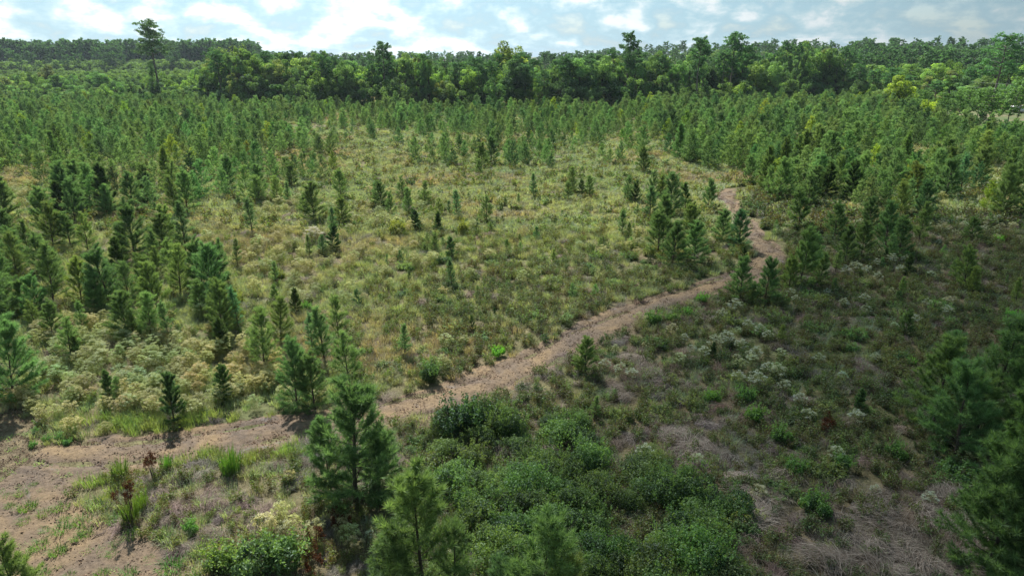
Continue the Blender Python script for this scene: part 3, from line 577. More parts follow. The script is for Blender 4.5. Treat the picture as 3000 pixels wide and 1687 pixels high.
# ------------------------------------------------------------------ young pines
# (u, v of the foot, v of the top, kind)  D dense, N ordinary, S slim, C compact and dark
HAND = [(900, 1262, 966, 'D'), (835, 1245, 1058, 'D'), (950, 1225, 1075, 'D'), (1068, 1520, 1188, 'D'), (990, 1540, 1320, 'N'), (1140, 1525, 1318, 'N'), (1342, 1600, 1292, 'D'), (1250, 1580, 1405, 'N'), (1420, 1600, 1395, 'N'), (40, 1560, 1368, 'D'), (-15, 1540, 1400, 'N'),
 (38, 1005, 800, 'D'), (745, 1015, 852, 'D'), (792, 1025, 895, 'D'), (882, 975, 828, 'N'), (437, 1055, 928, 'C'), (440, 1010, 930, 'S'), (278, 1000, 925, 'C'), (300, 1005, 945, 'N'), (565, 1000, 905, 'C'), (195, 905, 840, 'C'),
 (665, 925, 772, 'N'), (705, 858, 738, 'N'), (818, 905, 772, 'N'), (852, 850, 742, 'N'), (787, 880, 780, 'S'), (640, 900, 830, 'S'), (745, 785, 722, 'C'), (690, 765, 718, 'D'), (694, 715, 655, 'S'), (600, 828, 718, 'S'), (560, 835, 700, 'D'), (557, 880, 790, 'C'), (595, 810, 730, 'N'), (508, 790, 700, 'N'), (548, 805, 715, 'N'),
 (382, 852, 735, 'N'), (430, 860, 758, 'S'), (320, 855, 738, 'D'), (340, 860, 790, 'N'), (300, 800, 735, 'N'), (180, 905, 800, 'N'), (133, 850, 760, 'D'), (92, 830, 755, 'N'), (60, 790, 700, 'D'), (20, 770, 640, 'D'), (45, 705, 590, 'N'), (210, 840, 760, 'N'), (250, 780, 680, 'D'), (205, 760, 650, 'D'),
 (275, 765, 620, 'D'), (330, 770, 660, 'N'), (455, 740, 612, 'N'), (510, 722, 600, 'D'), (150, 720, 618, 'N'), (112, 690, 590, 'D'), (180, 622, 540, 'D'), (395, 700, 625, 'N'), (430, 690, 600, 'N'), (560, 668, 602, 'N'), (598, 672, 600, 'S'), (340, 645, 508, 'D'), (310, 640, 560, 'N'), (425, 622, 520, 'D'), (468, 640, 508, 'S'), (120, 600, 480, 'D'), (190, 560, 455, 'D'), (270, 545, 460, 'N'), (155, 540, 450, 'C'), (210, 550, 470, 'C'), (375, 510, 430, 'C'), (30, 620, 520, 'D'), (75, 650, 560, 'N'), (15, 560, 450, 'D'),
 (635, 594, 500, 'S'), (637, 545, 500, 'S'), (790, 558, 460, 'D'), (765, 540, 490, 'D'), (858, 500, 428, 'D'), (862, 565, 490, 'D'), (836, 632, 560, 'C'), (838, 590, 520, 'S'), (780, 650, 590, 'S'), (812, 640, 590, 'N'), (735, 470, 410, 'D'), (700, 510, 440, 'N'), (725, 515, 455, 'S'), (655, 512, 440, 'N'),
 (960, 522, 450, 'D'), (945, 500, 455, 'N'), (1012, 500, 440, 'N'), (985, 540, 480, 'N'), (1030, 540, 470, 'N'), (1045, 582, 525, 'C'), (1067, 520, 455, 'N'), (1100, 580, 530, 'C'), (1105, 545, 497, 'N'), (1150, 553, 478, 'S'), (1132, 545, 505, 'S'), (1225, 562, 492, 'N'), (1200, 580, 548, 'S'), (1092, 632, 583, 'N'), (1138, 652, 592, 'C'), (1138, 728, 650, 'S'), (1030, 708, 678, 'S'), (975, 670, 640, 'S'),
 (1350, 603, 568, 'N'), (1275, 628, 598, 'N'), (1390, 668, 628, 'N'), (1342, 502, 438, 'S'), (1438, 492, 423, 'N'), (1428, 510, 460, 'N'), (1463, 497, 452, 'C'), (1483, 497, 443, 'N'), (1305, 520, 490, 'S'), (1565, 600, 528, 'S'), (1582, 605, 560, 'S'), (1245, 800, 775, 'C'), (1188, 832, 792, 'C'), (1018, 895, 812, 'S'), (1215, 760, 735, 'S'), (1308, 610, 585, 'S'), (1205, 440, 400, 'N'), (1235, 415, 345, 'D'), (1212, 425, 360, 'D'), (1280, 420, 370, 'N'),
 (1618, 440, 372, 'D'), (1578, 508, 442, 'N'), (1598, 512, 450, 'C'), (1640, 500, 428, 'N'), (1668, 500, 442, 'D'), (1600, 545, 512, 'N'), (1635, 550, 470, 'N'), (1688, 540, 430, 'N'), (1725, 532, 458, 'C'), (1780, 528, 455, 'D'), (1668, 600, 495, 'D'), (1655, 640, 535, 'D'), (1690, 670, 560, 'D'), (1738, 610, 515, 'D'), (1745, 662, 560, 'D'), (1640, 575, 540, 'N'), (1815, 608, 528, 'D'), (1858, 625, 532, 'D'), (1870, 655, 620, 'C'),
 (1862, 762, 655, 'D'), (1922, 765, 655, 'D'), (1890, 770, 720, 'N'), (2010, 722, 580, 'D'), (1985, 730, 650, 'D'), (2060, 722, 640, 'N'), (2045, 690, 590, 'N'), (2010, 578, 480, 'D'), (2125, 665, 570, 'D'), (2165, 655, 560, 'D'), (2098, 600, 508, 'D'), (2100, 690, 630, 'S'), (2225, 630, 515, 'D'), (2260, 650, 550, 'D'), (2240, 660, 590, 'N'), (2185, 580, 500, 'D'), (2310, 610, 515, 'N'), (2320, 560, 460, 'D'), (2140, 480, 430, 'D'), (1885, 462, 390, 'D'), (1928, 497, 420, 'N'), (1955, 505, 400, 'D'), (1990, 480, 400, 'D'), (2050, 500, 420, 'D'), (2285, 690, 640, 'C'), (2095, 740, 700, 'N'),
 (2440, 612, 548, 'D'), (2425, 728, 620, 'D'), (2440, 740, 668, 'N'), (2395, 700, 655, 'N'), (1472, 942, 850, 'D'), (1465, 945, 895, 'N'), (1790, 905, 862, 'C'), (2275, 845, 778, 'D'), (2225, 660, 625, 'C'), (1495, 1052, 990, 'S'), (2160, 1045, 982, 'C'), (1965, 870, 822, 'N'), (2265, 755, 700, 'N'), (2555, 760, 700, 'N'), (2530, 720, 690, 'S'),
 (2345, 1075, 860, 'D'), (2400, 1150, 915, 'D'), (2475, 1060, 790, 'N'), (2385, 960, 835, 'N'), (2450, 1120, 940, 'D'), (2560, 1130, 780, 'D'), (2620, 1100, 830, 'D'), (2510, 1420, 985, 'D'), (2575, 1500, 1020, 'D'), (2480, 1440, 1130, 'D'), (2640, 1450, 960, 'D')]
PINES_NEAR = {}
def pk(name, *a, **b): PINES_NEAR.setdefault(name, []).append(pine_mesh(*a, **b))
for q_ in range(4): pk('D', 300 + q_, 3.6, 1.24, 1.35, .03, .21, .0086, gp=.078, pe=.52)
for q_ in range(3): pk('B', 360 + q_, 6.0, 1.42, 1.45, .015, .22, .0098, gp=.050, pe=.42)
for q_ in range(4): pk('N', 310 + q_, 3.4, 1.04, 1.1, .10, .22, .0082, gp=.092, pe=.58)
for q_ in range(3): pk('S', 320 + q_, 3.2, .68, 1.15, .22, .18, .0085, gp=.09)
for q_ in range(3): pk('C', 330 + q_, 2.6, .72, 2.0, .02, .14, .0080, .2)
BASEH = dict(B=6.0, D=3.6, N=3.4, S=3.2, C=2.6)
pines = []
for (a, b, c_, kd) in HAND:
    px_, py_ = ground_pt(a, b); px_, py_ = float(px_), float(py_); pines.append((px_, py_, max(.5, float(height_at(c_, py_)) * (1.0 if kd != 'C' else 1)), kd, a, b, 1))
hx = np.array([p[0] for p in pines]); hy = np.array([p[1] for p in pines])
# the plantation behind: rows of seedlings with gaps
PINE_ZONES = [([(-200, 238), (760, 240), (760, 300), (700, 340), (820, 390), (760, 430), (560, 440), (200, 450), (-200, 470)], .95), ([(-200, 440), (200, 430), (560, 430), (860, 420), (780, 470), (620, 530), (440, 560), (200, 560), (-200, 620)], .72), ([(-200, 600), (230, 590), (500, 640), (600, 760), (560, 840), (300, 870), (-200, 900)], .85),
    ([(740, 242), (2800, 236), (2800, 300), (1640, 345), (760, 350)], .95), ([(1600, 330), (2800, 290), (2800, 545), (2300, 560), (2160, 560), (1930, 490), (1900, 440), (1760, 430), (1650, 380)], 1.0), ([(700, 340), (1650, 340), (1700, 400), (1500, 425), (1180, 430), (1080, 420), (900, 385), (700, 420)], .5)]
GAPS = [(280, 590, 120, 30, 1), (620, 575, 120, 30, .9), (560, 620, 90, 25, .8), (90, 470, 60, 14, .7), (520, 470, 60, 14, .7), (1900, 300, 70, 12, .7), (2200, 340, 90, 12, .8), (2080, 400, 60, 14, .7), (2400, 460, 80, 16, .7), (1760, 360, 80, 10, .6), (560, 300, 60, 9, .7), (250, 330, 60, 10, .6), (420, 400, 60, 12, .7), (100, 380, 50, 12, .6), (60, 440, 60, 26, 1), (2330, 395, 130, 22, 1.2), (800, 345, 90, 16, .9), (1120, 350, 110, 12, .8), (1000, 390, 160, 18, .8), (2480, 262, 130, 16, 1.1), (1300, 318, 90, 10, .8), (620, 325, 60, 10, .8), (1530, 395, 120, 22, .8), (2130, 330, 60, 10, .8), (2430, 300, 60, 8, .7), (1400, 350, 60, 10, .7), (330, 480, 60, 25, .6)]
rr2 = np.random.default_rng(44); sp_ = 2.45
ii, jj = np.meshgrid(np.arange(-105, 106), np.arange(11, 112)); th = R(14)
gx2 = (ii * sp_ * math.cos(th) - (jj - 60) * sp_ * math.sin(th) + rr2.normal(0, .42, ii.shape)).ravel(); gy2 = (ii * sp_ * math.sin(th) + (jj - 60) * sp_ * math.cos(th) + 60 * sp_ + rr2.normal(0, .42, ii.shape)).ravel()
k = (gy2 > 38) & (gy2 < 272) & (np.abs(gx2) < .82 * (gy2 + 8)) & (sdist(gx2, gy2, LAWN) < -1.5); gx2, gy2 = gx2[k], gy2[k]; gu, gv = to_uv(gx2, gy2)
pr = np.zeros(len(gx2))
for poly, w_ in PINE_ZONES: pr = np.maximum(pr, w_ * inpoly(gu + (fbm(gx2, gy2, 9, 5) - .5) * 60, gv + (fbm(gx2, gy2, 9, 6) - .5) * 24, poly))
pr = pr * (1 - np.clip(blob(gu, gv, GAPS), 0, 1)) * np.clip(.70 + 3.6 * (fbm(gx2, gy2, 9, 77) - .46), .05, 1) ; pr = np.where((track_d(gx2, gy2) > -1.0) | (gy2 > edge(gu)), 0, pr)
k = rr2.random(len(gx2)) < pr; gx2, gy2, gu, gv = gx2[k], gy2[k], gu[k], gv[k]
dmin = np.array([np.min((hx - a) ** 2 + (hy - b) ** 2) for a, b in zip(gx2, gy2)]); k = dmin > 1.25; gx2, gy2, gu, gv = gx2[k], gy2[k], gu[k], gv[k]
gh = np.clip(rr2.normal(3.25, .8, len(gx2)) * np.where((gu > 1600), 1.18, 1.0) * np.where((gu > 700) & (gu < 1650) & (gv > 330), .85, 1), 1.2, 5.4)
kk_ = rr2.choice(['D', 'N', 'S', 'C'], len(gx2), p=[.6, .26, .07, .07])
order = np.argsort(-(gh / gy2)); NEED = 292 - len(pines)
for q_ in order[:NEED]: pines.append((float(gx2[q_]), float(gy2[q_]), float(gh[q_]), str(kk_[q_]), float(gu[q_]), float(gv[q_]), 0))

def ordinal(n):
    o = 'zeroth first second third fourth fifth sixth seventh eighth ninth tenth eleventh twelfth thirteenth fourteenth fifteenth sixteenth seventeenth eighteenth nineteenth twentieth'.split()
    if n <= 20: return o[n]
    t_ = {2: 'twenty', 3: 'thirty', 4: 'forty', 5: 'fifty', 6: 'sixty', 7: 'seventy', 8: 'eighty', 9: 'ninety'}[n // 10]
    return (t_ + ('-' + o[n % 10] if n % 10 else 'th')).replace('tyth', 'tieth')
def place_labels(items, describe, zones, rowpx):
    """items: (u, v); one label each: its look, its rank from the left within a row, its zone"""
    out = [None] * len(items); zi = {}
    for n_, (a, b) in enumerate(items):
        z = next((nm for nm, f_ in zones if f_(a, b)), zones[-1][0]); zi.setdefault(z, []).append(n_)
    for z, L_ in zi.items():
        L_.sort(key=lambda n_: -items[n_][1]); rows = [L_[i_:i_ + rowpx] for i_ in range(0, len(L_), rowpx)]
        for ri, row in enumerate(rows):
            row.sort(key=lambda n_: items[n_][0])
            for ci_, n_ in enumerate(row):
                rk = ordinal(ci_ + 1) + ' from left'; rw = 'nearest row' if ri == 0 else ordinal(ri + 1) + ' row back'
                out[n_] = (f'{describe(n_)}, {rk}, {rw}, {z}' if len(rows) > 1 else f'{describe(n_)}, {rk}, {z}').rstrip(', ')
    return out
PZ = [('at the lower left clearing', lambda a, b: b > 1300 and a < 500), ('in front of the dirt track', lambda a, b: b > 1180 and a < 1600), ('at the right edge of the scrub', lambda a, b: a > 2300 and b > 900), ('by the pale flower patch', lambda a, b: b > 880 and a < 960),
    ('scrub right of the track', lambda a, b: b > 700 and a > 1400), ('left of the track bend', lambda a, b: 1540 < a < 1900 and b > 440), ('right of the track bend', lambda a, b: a >= 1900 or (a > 1650 and b <= 440)),
    ('in the middle of the meadow', lambda a, b: 880 < a <= 1650 and b > 395), ('left of the open meadow', lambda a, b: 600 < a <= 880), ('in the left plantation', lambda a, b: True)]
LOOK = dict(D='bushy young pine', N='young pine', S='slim young pine', C='dark compact pine')
def plook(n_):
    h_ = pines[n_][2]; s_ = 'tall ' if h_ > 4.6 else 'small ' if h_ < 1.7 and pines[n_][3] != 'C' else ''
    return s_ + LOOK[pines[n_][3]]
labs = place_labels([(p[4], p[5]) for p in pines], plook, PZ, 9)
rp = np.random.default_rng(5); protos = {}
PH = dict(B=(.92, .92, .74), D=(1.0, 1.0, .93), N=(1.06, 1.05, 1.0), S=(1.0, 1.0, 1.12), C=(.72, .80, .72))
for (px_, py_, h_, kd, a, b, hand), lb in zip(pines, labs):
    kd = 'B' if kd == 'D' and h_ > 4.9 else kd
    vs_ = PINES_NEAR[kd]; vi_ = int(rp.integers(len(vs_))); key = (kd, vi_); s_ = h_ / BASEH[kd]
    if key not in protos:
        t_ = bpy.data.objects.new('young_pine', None); t1 = bpy.data.objects.new('trunk', vs_[vi_][1]); t2 = bpy.data.objects.new('crown', vs_[vi_][0]); protos[key] = (t_, t1, t2)
    t_, t1, t2 = (o_.copy() for o_ in protos[key])
    for o_ in (t_, t1, t2): COL.objects.link(o_)
    t1.parent = t_; t2.parent = t_
    t_.location = (px_, py_, float(gz(px_, py_)) - .02); wd_ = s_ * (.86 if kd == 'B' else 1) * (rp.uniform(.9, 1.15) if kd != 'C' else rp.uniform(.9, 1.1)) 
    t_.scale = (wd_, wd_, s_); t_.rotation_euler = (rp.normal(0, .045), rp.normal(0, .045), rp.uniform(0, 6.28))
    c3 = PH[kd]; br_ = rp.uniform(.78, 1.25); yl = rp.normal(0, .10); t2.color = (c3[0] * br_ * (1 + yl), c3[1] * br_, c3[2] * br_ * (1 - yl), 1); t1.color = (1, 1, 1, 1)
    tag(t_, lb, 'pine tree', 'young pines planted across the field')
far_ = order[NEED:]
sx3, sy3, su3, sv3 = candidates(lambda d: .055 if d < 150 else 0.0, 95, 40, 150)
k = (track_d(sx3, sy3) < -1) & (sv3 > 320) & (su3 > -60) & (su3 < 2640) & (vn(sx3, sy3, 7, 8) > .35); sx3, sy3 = sx3[k], sy3[k]
gx2, gy2 = np.concatenate([gx2, sx3]), np.concatenate([gy2, sy3]); gh = np.concatenate([gh, rr2.uniform(.35, 1.1, len(sx3))]); far_ = np.concatenate([far_, np.arange(len(gx2) - len(sx3), len(gx2))])
FARP = [pine_mesh(340 + q_, 3.6, 1.2 + .1 * (q_ % 3), 1.3, .05 + .03 * (q_ % 3), .25, .0085, lod=True, mats=(M_pine_i, M_bark))[0] for q_ in range(6)]
fx, fy, fh = gx2[far_], gy2[far_], gh[far_]
hp = hues(fx, fy, (1.0, 1.03, 1.0), .38, 8, 5); hp = np.where((rr2.random(len(fx)) < .10)[:, None], hp * [.5, .55, .6], hp); hp = np.where((rr2.random(len(fx)) < .03)[:, None], hp * [1.6, 1.3, .6], hp)
scatter('pine_plantation', FARP, fx, fy, fh / 3.6 * rr2.uniform(.88, 1.12, len(fx)), hp, label='thousands of small young pines filling the far half of the field')

# ------------------------------------------------------------------ small individual plants, by hand
def put(kindname, meshes, part_names, a, b, sc, label, cat, group, color=(1, 1, 1), zs=1.0, rz=None):
    px_, py_ = (float(q_) for q_ in ground_pt(a, b)); t_ = ob(kindname, None, loc=(px_, py_, float(gz(px_, py_)) - .01), rz=rp.uniform(0, 6.28) if rz is None else rz, sc=(sc, sc, sc * zs))
    for me, pn in zip(meshes, part_names):
        o_ = ob(pn, me, t_); o_.color = (*color, 1)
    return tag(t_, label, cat, group)
# pale flowering bushes right of the track
FB = [(2020, 672, 1.0), (2080, 745, .8), (2125, 690, 1.0), (2150, 680, 1.1), (2180, 690, 1.0), (2205, 668, .9), (2240, 662, 1.1), (2275, 660, .9), (2262, 685, .9), (2208, 700, .8), (1845, 790, 1.2), (1815, 805, .9), (1880, 830, .8), (1910, 845, .9), (1930, 858, .8), (1795, 880, 1.1), (1825, 870, 1.1), (1862, 885, .9), (1770, 900, .9), (1885, 910, .8), (1900, 905, .9), (1720, 860, .7),
  (1930, 945, .9), (1955, 955, 1.0), (1900, 975, 1.1), (1970, 985, .8), (2010, 1020, .8), (2030, 1060, .8), (2150, 1070, .9), (2100, 1160, .85), (1620, 1150, .9), (1560, 940, .9), (1590, 950, .8), (1520, 925, .8), (2380, 790, .9), (2330, 770, .8), (2300, 810, .8), (2170, 760, .9), (2120, 770, .8), (2290, 600, .7), (2360, 615, .7), (1985, 745, .8), (2000, 760, .7), (2200, 910, .7), (2335, 1270, .7), (2200, 1240, .5), (1855, 960, .8)]
FM = [(flower_mesh(400 + q_, .9, .95, 30, M_flow_o, .03, .82), stems_mesh(410 + q_, .7, .8, 12, M_bark)) for q_ in range(4)]
fl = place_labels([(a, b) for a, b, _ in FB], lambda n_: ('large' if FB[n_][2] >= 1.05 else 'small' if FB[n_][2] < .8 else 'rounded') + ' pale flowering bush', [('below the pines by the track', lambda a, b: b < 780), ('scrub right of the track', lambda a, b: True)], 8)
for q_, ((a, b, s_), lb) in enumerate(zip(FB, fl)): put('flowering_bush', FM[q_ % 4], ('flower_heads', 'stems'), a, b + 8, s_ * .95, lb, 'flowering bush', 'pale flowering bushes in the scrub', (1.05, 1.12, 1.2))
# leafy shrubs of the thicket
SM = [shrub_mesh(420 + q_, 2.1, 1.3, 12, 8200, .035, tone=(.2, .85)) for q_ in range(5)]; SMs = [shrub_mesh(430 + q_, 1.3, .75, 7, 2600, .04, tone=(.25, .65)) for q_ in range(3)]
SST = stems_mesh(436, 1.5, .95, 14, M_bark, .012)
rs = np.random.default_rng(61); T_ = []; poly = np.stack(ground_pt([p[0] for p in THICKET_UV], [p[1] for p in THICKET_UV]), 1)
for a_ in np.arange(-12, 16, 1.28):
    for b_ in np.arange(12, 36, 1.12):
        qx, qy = a_ + rs.normal(0, .28) + (.6 if int(round(b_ / 1.12)) % 2 else 0), b_ + rs.normal(0, .25)
        if inpoly(np.array([qx]), np.array([qy]), poly)[0] and track_d(np.array([qx]), np.array([qy]))[0] < -1.0 and rs.random() < .93: T_.append((qx, qy))
T_uv = [tuple(float(q_) for q_ in to_uv(a, b)) for a, b in T_]
sl = place_labels(T_uv, lambda n_: 'leafy green thicket shrub', [('', lambda a, b: True)], 11)
for (qx, qy), (a, b), lb in zip(T_, T_uv, sl):
    s_ = rs.uniform(.6, 1.15); t_ = ob('thicket_shrub', None, loc=(qx, qy, float(gz(qx, qy))), rz=rs.uniform(0, 6.28), sc=(s_, s_, s_ * rs.uniform(.8, 1.35)))
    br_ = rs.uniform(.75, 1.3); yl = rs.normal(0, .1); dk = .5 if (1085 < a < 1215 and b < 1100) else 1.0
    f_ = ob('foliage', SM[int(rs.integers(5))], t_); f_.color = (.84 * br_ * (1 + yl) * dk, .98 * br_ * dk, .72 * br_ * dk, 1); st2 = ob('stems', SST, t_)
    tag(t_, lb.strip(), 'shrub', 'leafy shrubs in the thicket')
# scattered leafy bushes in the scrub and along the track
LB = [(1165, 585, 1.3, (1.7, 1.35, .7), 'yellow-green leafy sapling among the meadow pines'), (1000, 590, 1.5, (1.7, 1.35, .6), 'round yellow-green broadleaf sapling beside meadow pines'), (1085, 955, 1.15, (.6, .8, .6), 'upright broadleaf sapling on the far edge of the track'), (1150, 1085, 2.0, (.35, .5, .45), 'large dark bush at the near edge of the track'), (1195, 1075, 1.8, (.42, .6, .45), 'dark bush just right of the largest trackside bush'), (1255, 892, .75, (1.4, 2.3, .6), 'bright lime green feathery bush on the far track edge'), (2508, 612, .9, (1.3, 2.2, .6), 'bright lime green bush on the far right of the scrub'), (2280, 640, .5, (1.5, 2.3, .6), 'small lime green bush behind the pale flowers'), (2405, 600, .0, (1, 1, 1), ''),
  (2290, 915, .55, (1.2, 2.0, .6), 'lime green shoot in the dark scrub on the right'), (2545, 800, .8, (1.0, 1.9, .6), 'lime green bush near the dark pines on the right'), (1765, 765, .85, (1.0, 1.7, .5), 'bright green bush on the near edge of the track'), (1725, 800, .7, (.9, 1.6, .7), 'small green bush left of the pale flowering bushes'), (1640, 815, 1.1, (.95, 1.25, .7), 'low leafy bush along the near track edge'), (1690, 815, .9, (1.0, 1.2, .7), 'second low leafy bush along the near track edge'),
  (1110, 340, 1.2, (1.5, 1.3, .5), 'yellow-green bush in the far pines'), (150, 1100, .45, (.9, 1.4, .9), 'small blue-green weed clump at the track corner'), (118, 1102, .38, (.9, 1.4, .7), 'second small weed clump at the track corner'), (170, 1112, .4, (.9, 1.35, .9), 'third small weed clump at the track corner'), (85, 1118, .35, (.9, 1.4, .7), 'leftmost small weed clump at the track corner'), (90, 1085, .4, (.8, 1.2, .8), 'shaded weed clump above the track corner'),
  (640, 1440, 1.6, (.9, 1.05, .8), 'fine-leaved pale green shrub at the bottom of the scrub'), (720, 1420, 1.5, (.9, 1.1, .75), 'second fine-leaved pale green shrub at the bottom'), (560, 1430, 1.2, (1.2, 1.3, .7), 'olive leafy shrub beside the bare clearing'), (480, 1330, .6, (1.0, 1.5, .7), 'small green bush on the clearing edge'), (700, 700, 1.0, (1.4, 1.2, .6), 'yellowish leafy bush behind the pale flowers'), (590, 760, 1.1, (1.6, 1.3, .5), 'yellow-leaved shrub among left pines'), (545, 760, .9, (1.5, 1.3, .5), 'smaller yellow-leaved shrub among left pines'), (770, 775, .7, (1.0, 1.5, .7), 'leafy green bush between two left pines'),
  (1870, 1010, 1.0, (.8, 1.2, .6), 'green leafy bush amid the dead grass'), (1790, 1010, .9, (.95, 1.3, .5), 'yellowish green bush amid the dead grass'), (1900, 1060, 1.0, (.9, 1.25, .5), 'broad green bush above the grey dead grass'), (1960, 1110, 1.0, (.8, 1.1, .55), 'darker green bush left of the grey dead grass'), (2050, 1290, 1.1, (.8, 1.1, .6), 'green bush left of the big dead grass patch'), (2120, 1180, .9, (.75, 1.05, .6), 'green bush above the big dead grass patch'), (2000, 1190, .9, (.75, 1.1, .6), 'low green bush between dead grass hummocks'), (2250, 1150, .9, (.8, 1.1, .6), 'low green bush left of the tall right pines')]
LBM = [shrub_mesh(440 + q_, 1.1, .9, 8, 2600, .036) for q_ in range(4)]; LBS = stems_mesh(446, .8, .7, 8, M_bark, .01)
for q_, (a, b, s_, c_, lb) in enumerate(LB):
    if s_ > 0: put('leafy_bush', (LBM[q_ % 4], LBS), ('foliage', 'stems'), a, b + 4, s_, lb, 'bush', None, c_, 1.25 if 'sapling' in lb else 1.0)
# more leafy bushes dotted through the scrub
BX = []
r = np.random.default_rng(73); x_, y_, u_, v_ = candidates(lambda d: .20 if d < 60 else .03, 74, 16, 90)
for a, b, c_, d_ in zip(x_, y_, u_, v_):
    if inpoly([c_], [d_], RIGHT_UV)[0] and not inpoly([c_], [d_], THICKET_UV)[0] and track_d([a], [b])[0] < -1.2 and blob(c_, d_, DRYS[:1]) < .4 and c_ < 2560 and len(BX) < 120: BX.append((a, b, c_, d_))
    elif d_ > 600 and 900 < c_ < 1850 and not inpoly([c_], [d_], RIGHT_UV)[0] and track_d([a], [b])[0] < -.8 and r.random() < .8: BX.append((a, b, c_, d_))
bl = place_labels([(q_[2], q_[3]) for q_ in BX], lambda n_: 'low leafy scrub bush', [('scrub right of the track', lambda a, b: bool(inpoly([a], [b], RIGHT_UV)[0])), ('meadow above the track', lambda a, b: True)], 12)
for (a, b, c_, d_), lb in zip(BX, bl):
    s_ = r.uniform(.5, 1.15); br_ = r.uniform(.7, 1.3); t_ = ob('scrub_bush', None, loc=(a, b, float(gz(a, b))), rz=r.uniform(0, 6.28), sc=(s_ * 1.15, s_ * 1.15, s_ * r.uniform(.5, .85)))
    f_ = ob('foliage', SMs[int(r.integers(3))], t_); f_.color = (br_ * r.uniform(.8, 1.35), 1.1 * br_, .75 * br_, 1); tag(t_, lb, 'bush', 'low bushes dotted through the scrub')
# dead grass hummocks
DG = [(2180, 1290), (2230, 1250), (2270, 1330), (2200, 1370), (2300, 1380), (2340, 1410), (2140, 1340), (2090, 1420), (2190, 1430), (2420, 1340), (2400, 1260), (2345, 1290), (1730, 1110), (1770, 1130), (1690, 1090), (1850, 1200), (1900, 1245), (1640, 945), (1600, 900), (1780, 1170), (1720, 740 + 70), (2440, 1410), (1980, 1190), (2255, 1440), (1560, 975), (1880, 1290)]
DM = [mat_mesh(450 + q_, 1.6, .6, 620, M_dry_o, .0055, (.35, 1)) for q_ in range(4)]
dl_ = place_labels(DG, lambda n_: 'matted grey dead grass hummock', [('among the shrubs', lambda a, b: b < 1200 and a < 1800), ('lower right scrub', lambda a, b: True)], 8)
for q_, ((a, b), lb) in enumerate(zip(DG, dl_)):
    o_ = put('dead_grass_hummock', (), (), a, b + 8, rp.uniform(.75, 1.15), lb, 'dead grass', 'grey dead grass hummocks')
    f_ = ob('blades', DM[q_ % 4], o_); v_ = rp.uniform(.9, 1.35); f_.color = (v_, v_ * .96, v_ * .93, 1)
# green tufts on the clearing
GTU = [(55, 1240, .6), (70, 1275, .9), (25, 1270, .5), (110, 1290, .7), (155, 1275, .8), (155, 1330, .9), (205, 1310, .9), (112, 1330, .5), (60, 1310, .6), (330, 1345, .8), (290, 1305, .8), (240, 1265, .9), (100, 1370, .8), (145, 1385, .8), (195, 1350, .6), (290, 1365, .5), (110, 1440, .6), (255, 1440, .6), (320, 1445, .8), (430, 1425, 1.1), (410, 1345, .8), (175, 1445, .5), (20, 1245, .5), (220, 1340, .5), (280, 1390, .5), (375, 1400, .4), (85, 1215, .4), (430, 1365, .7), (215, 1330, .6), (165, 1300, .5), (500, 1385, .8)]
GM = [tuft_mesh(460 + q_, .5, .34, 130, (.3, 1.0), .007, M_gro) for q_ in range(4)]
gl_ = place_labels([(a, b) for a, b, _ in GTU], lambda n_: ('larger' if GTU[n_][2] >= .9 else 'small' if GTU[n_][2] <= .5 else 'bright') + ' green tuft on bare soil', [('', lambda a, b: True)], 8)
for q_, ((a, b, s_), lb) in enumerate(zip(GTU, gl_)):
    o_ = put('grass_tuft', (GM[q_ % 4],), ('blades',), a, b + 4, s_ * 1.25, lb.strip(), 'grass tuft', 'green grass tufts on the bare clearing', (rp.uniform(.8, 1.2), 1.05, .8))
# tall weeds and rusty seed stalks by the clearing
def stalk_mesh(seed, h, n, m):
    r = np.random.default_rng(seed); segs = []; C = []
    for _ in range(n):
        a = r.uniform(0, 6.28); e = np.array([math.cos(a) * .5 * r.random(), math.sin(a) * .5 * r.random(), h * r.uniform(.7, 1.05)]); segs.append((np.array([[e[0] * .2, e[1] * .2, 0], e * [.5, .5, .55], e]), [.010, .008, .005])); C.append(e)
        for q_ in range(5): C.append(e * [1, 1, r.uniform(.72, .98)] + r.normal(0, .06, 3))
    C = np.array(C); d = unit(r.normal(size=(len(C), 34, 3))); P = (C[:, None] + d * r.uniform(.02, .075, (len(C), 34, 1))).reshape(-1, 3)
    V, Q = leaves(P, unit(r.normal(size=P.shape)), .016, r, .8); hd = mesh('seed_heads', V, [Q], np.repeat(r.random(len(P)), 4), [m]); V, Q = tubes(segs, 4); return hd, mesh('stalks', V, [Q], None, [M_bark])
for q_, (a, b, h_, lb) in enumerate([(388, 1205, 1.25, 'rust-brown dead dock stalks beside the track'), (335, 1320, 1.7, 'tall rust-brown seed heads on the edge of the clearing'), (2075, 1100, .9, 'dark reddish dead weed in the right scrub'), (800, 1385, .8, 'rust-brown weed among the pale flowers'), (860, 1330, .8, 'second rust-brown weed among the pale flowers'), (780, 1440, .7, 'rust-brown weed at the bottom below the pale flowers')]):
    put('dead_seed_stalk', stalk_mesh(470 + q_, h_, 9, M_rust), ('seed_heads', 'stalks'), a, b, 1.0, lb, 'dead weed', None, (1.0, .95, .95))
TG = [tuft_mesh(480 + q_, .45, 1.0, 150, (.05, .35), .010, M_gro) for q_ in range(2)]
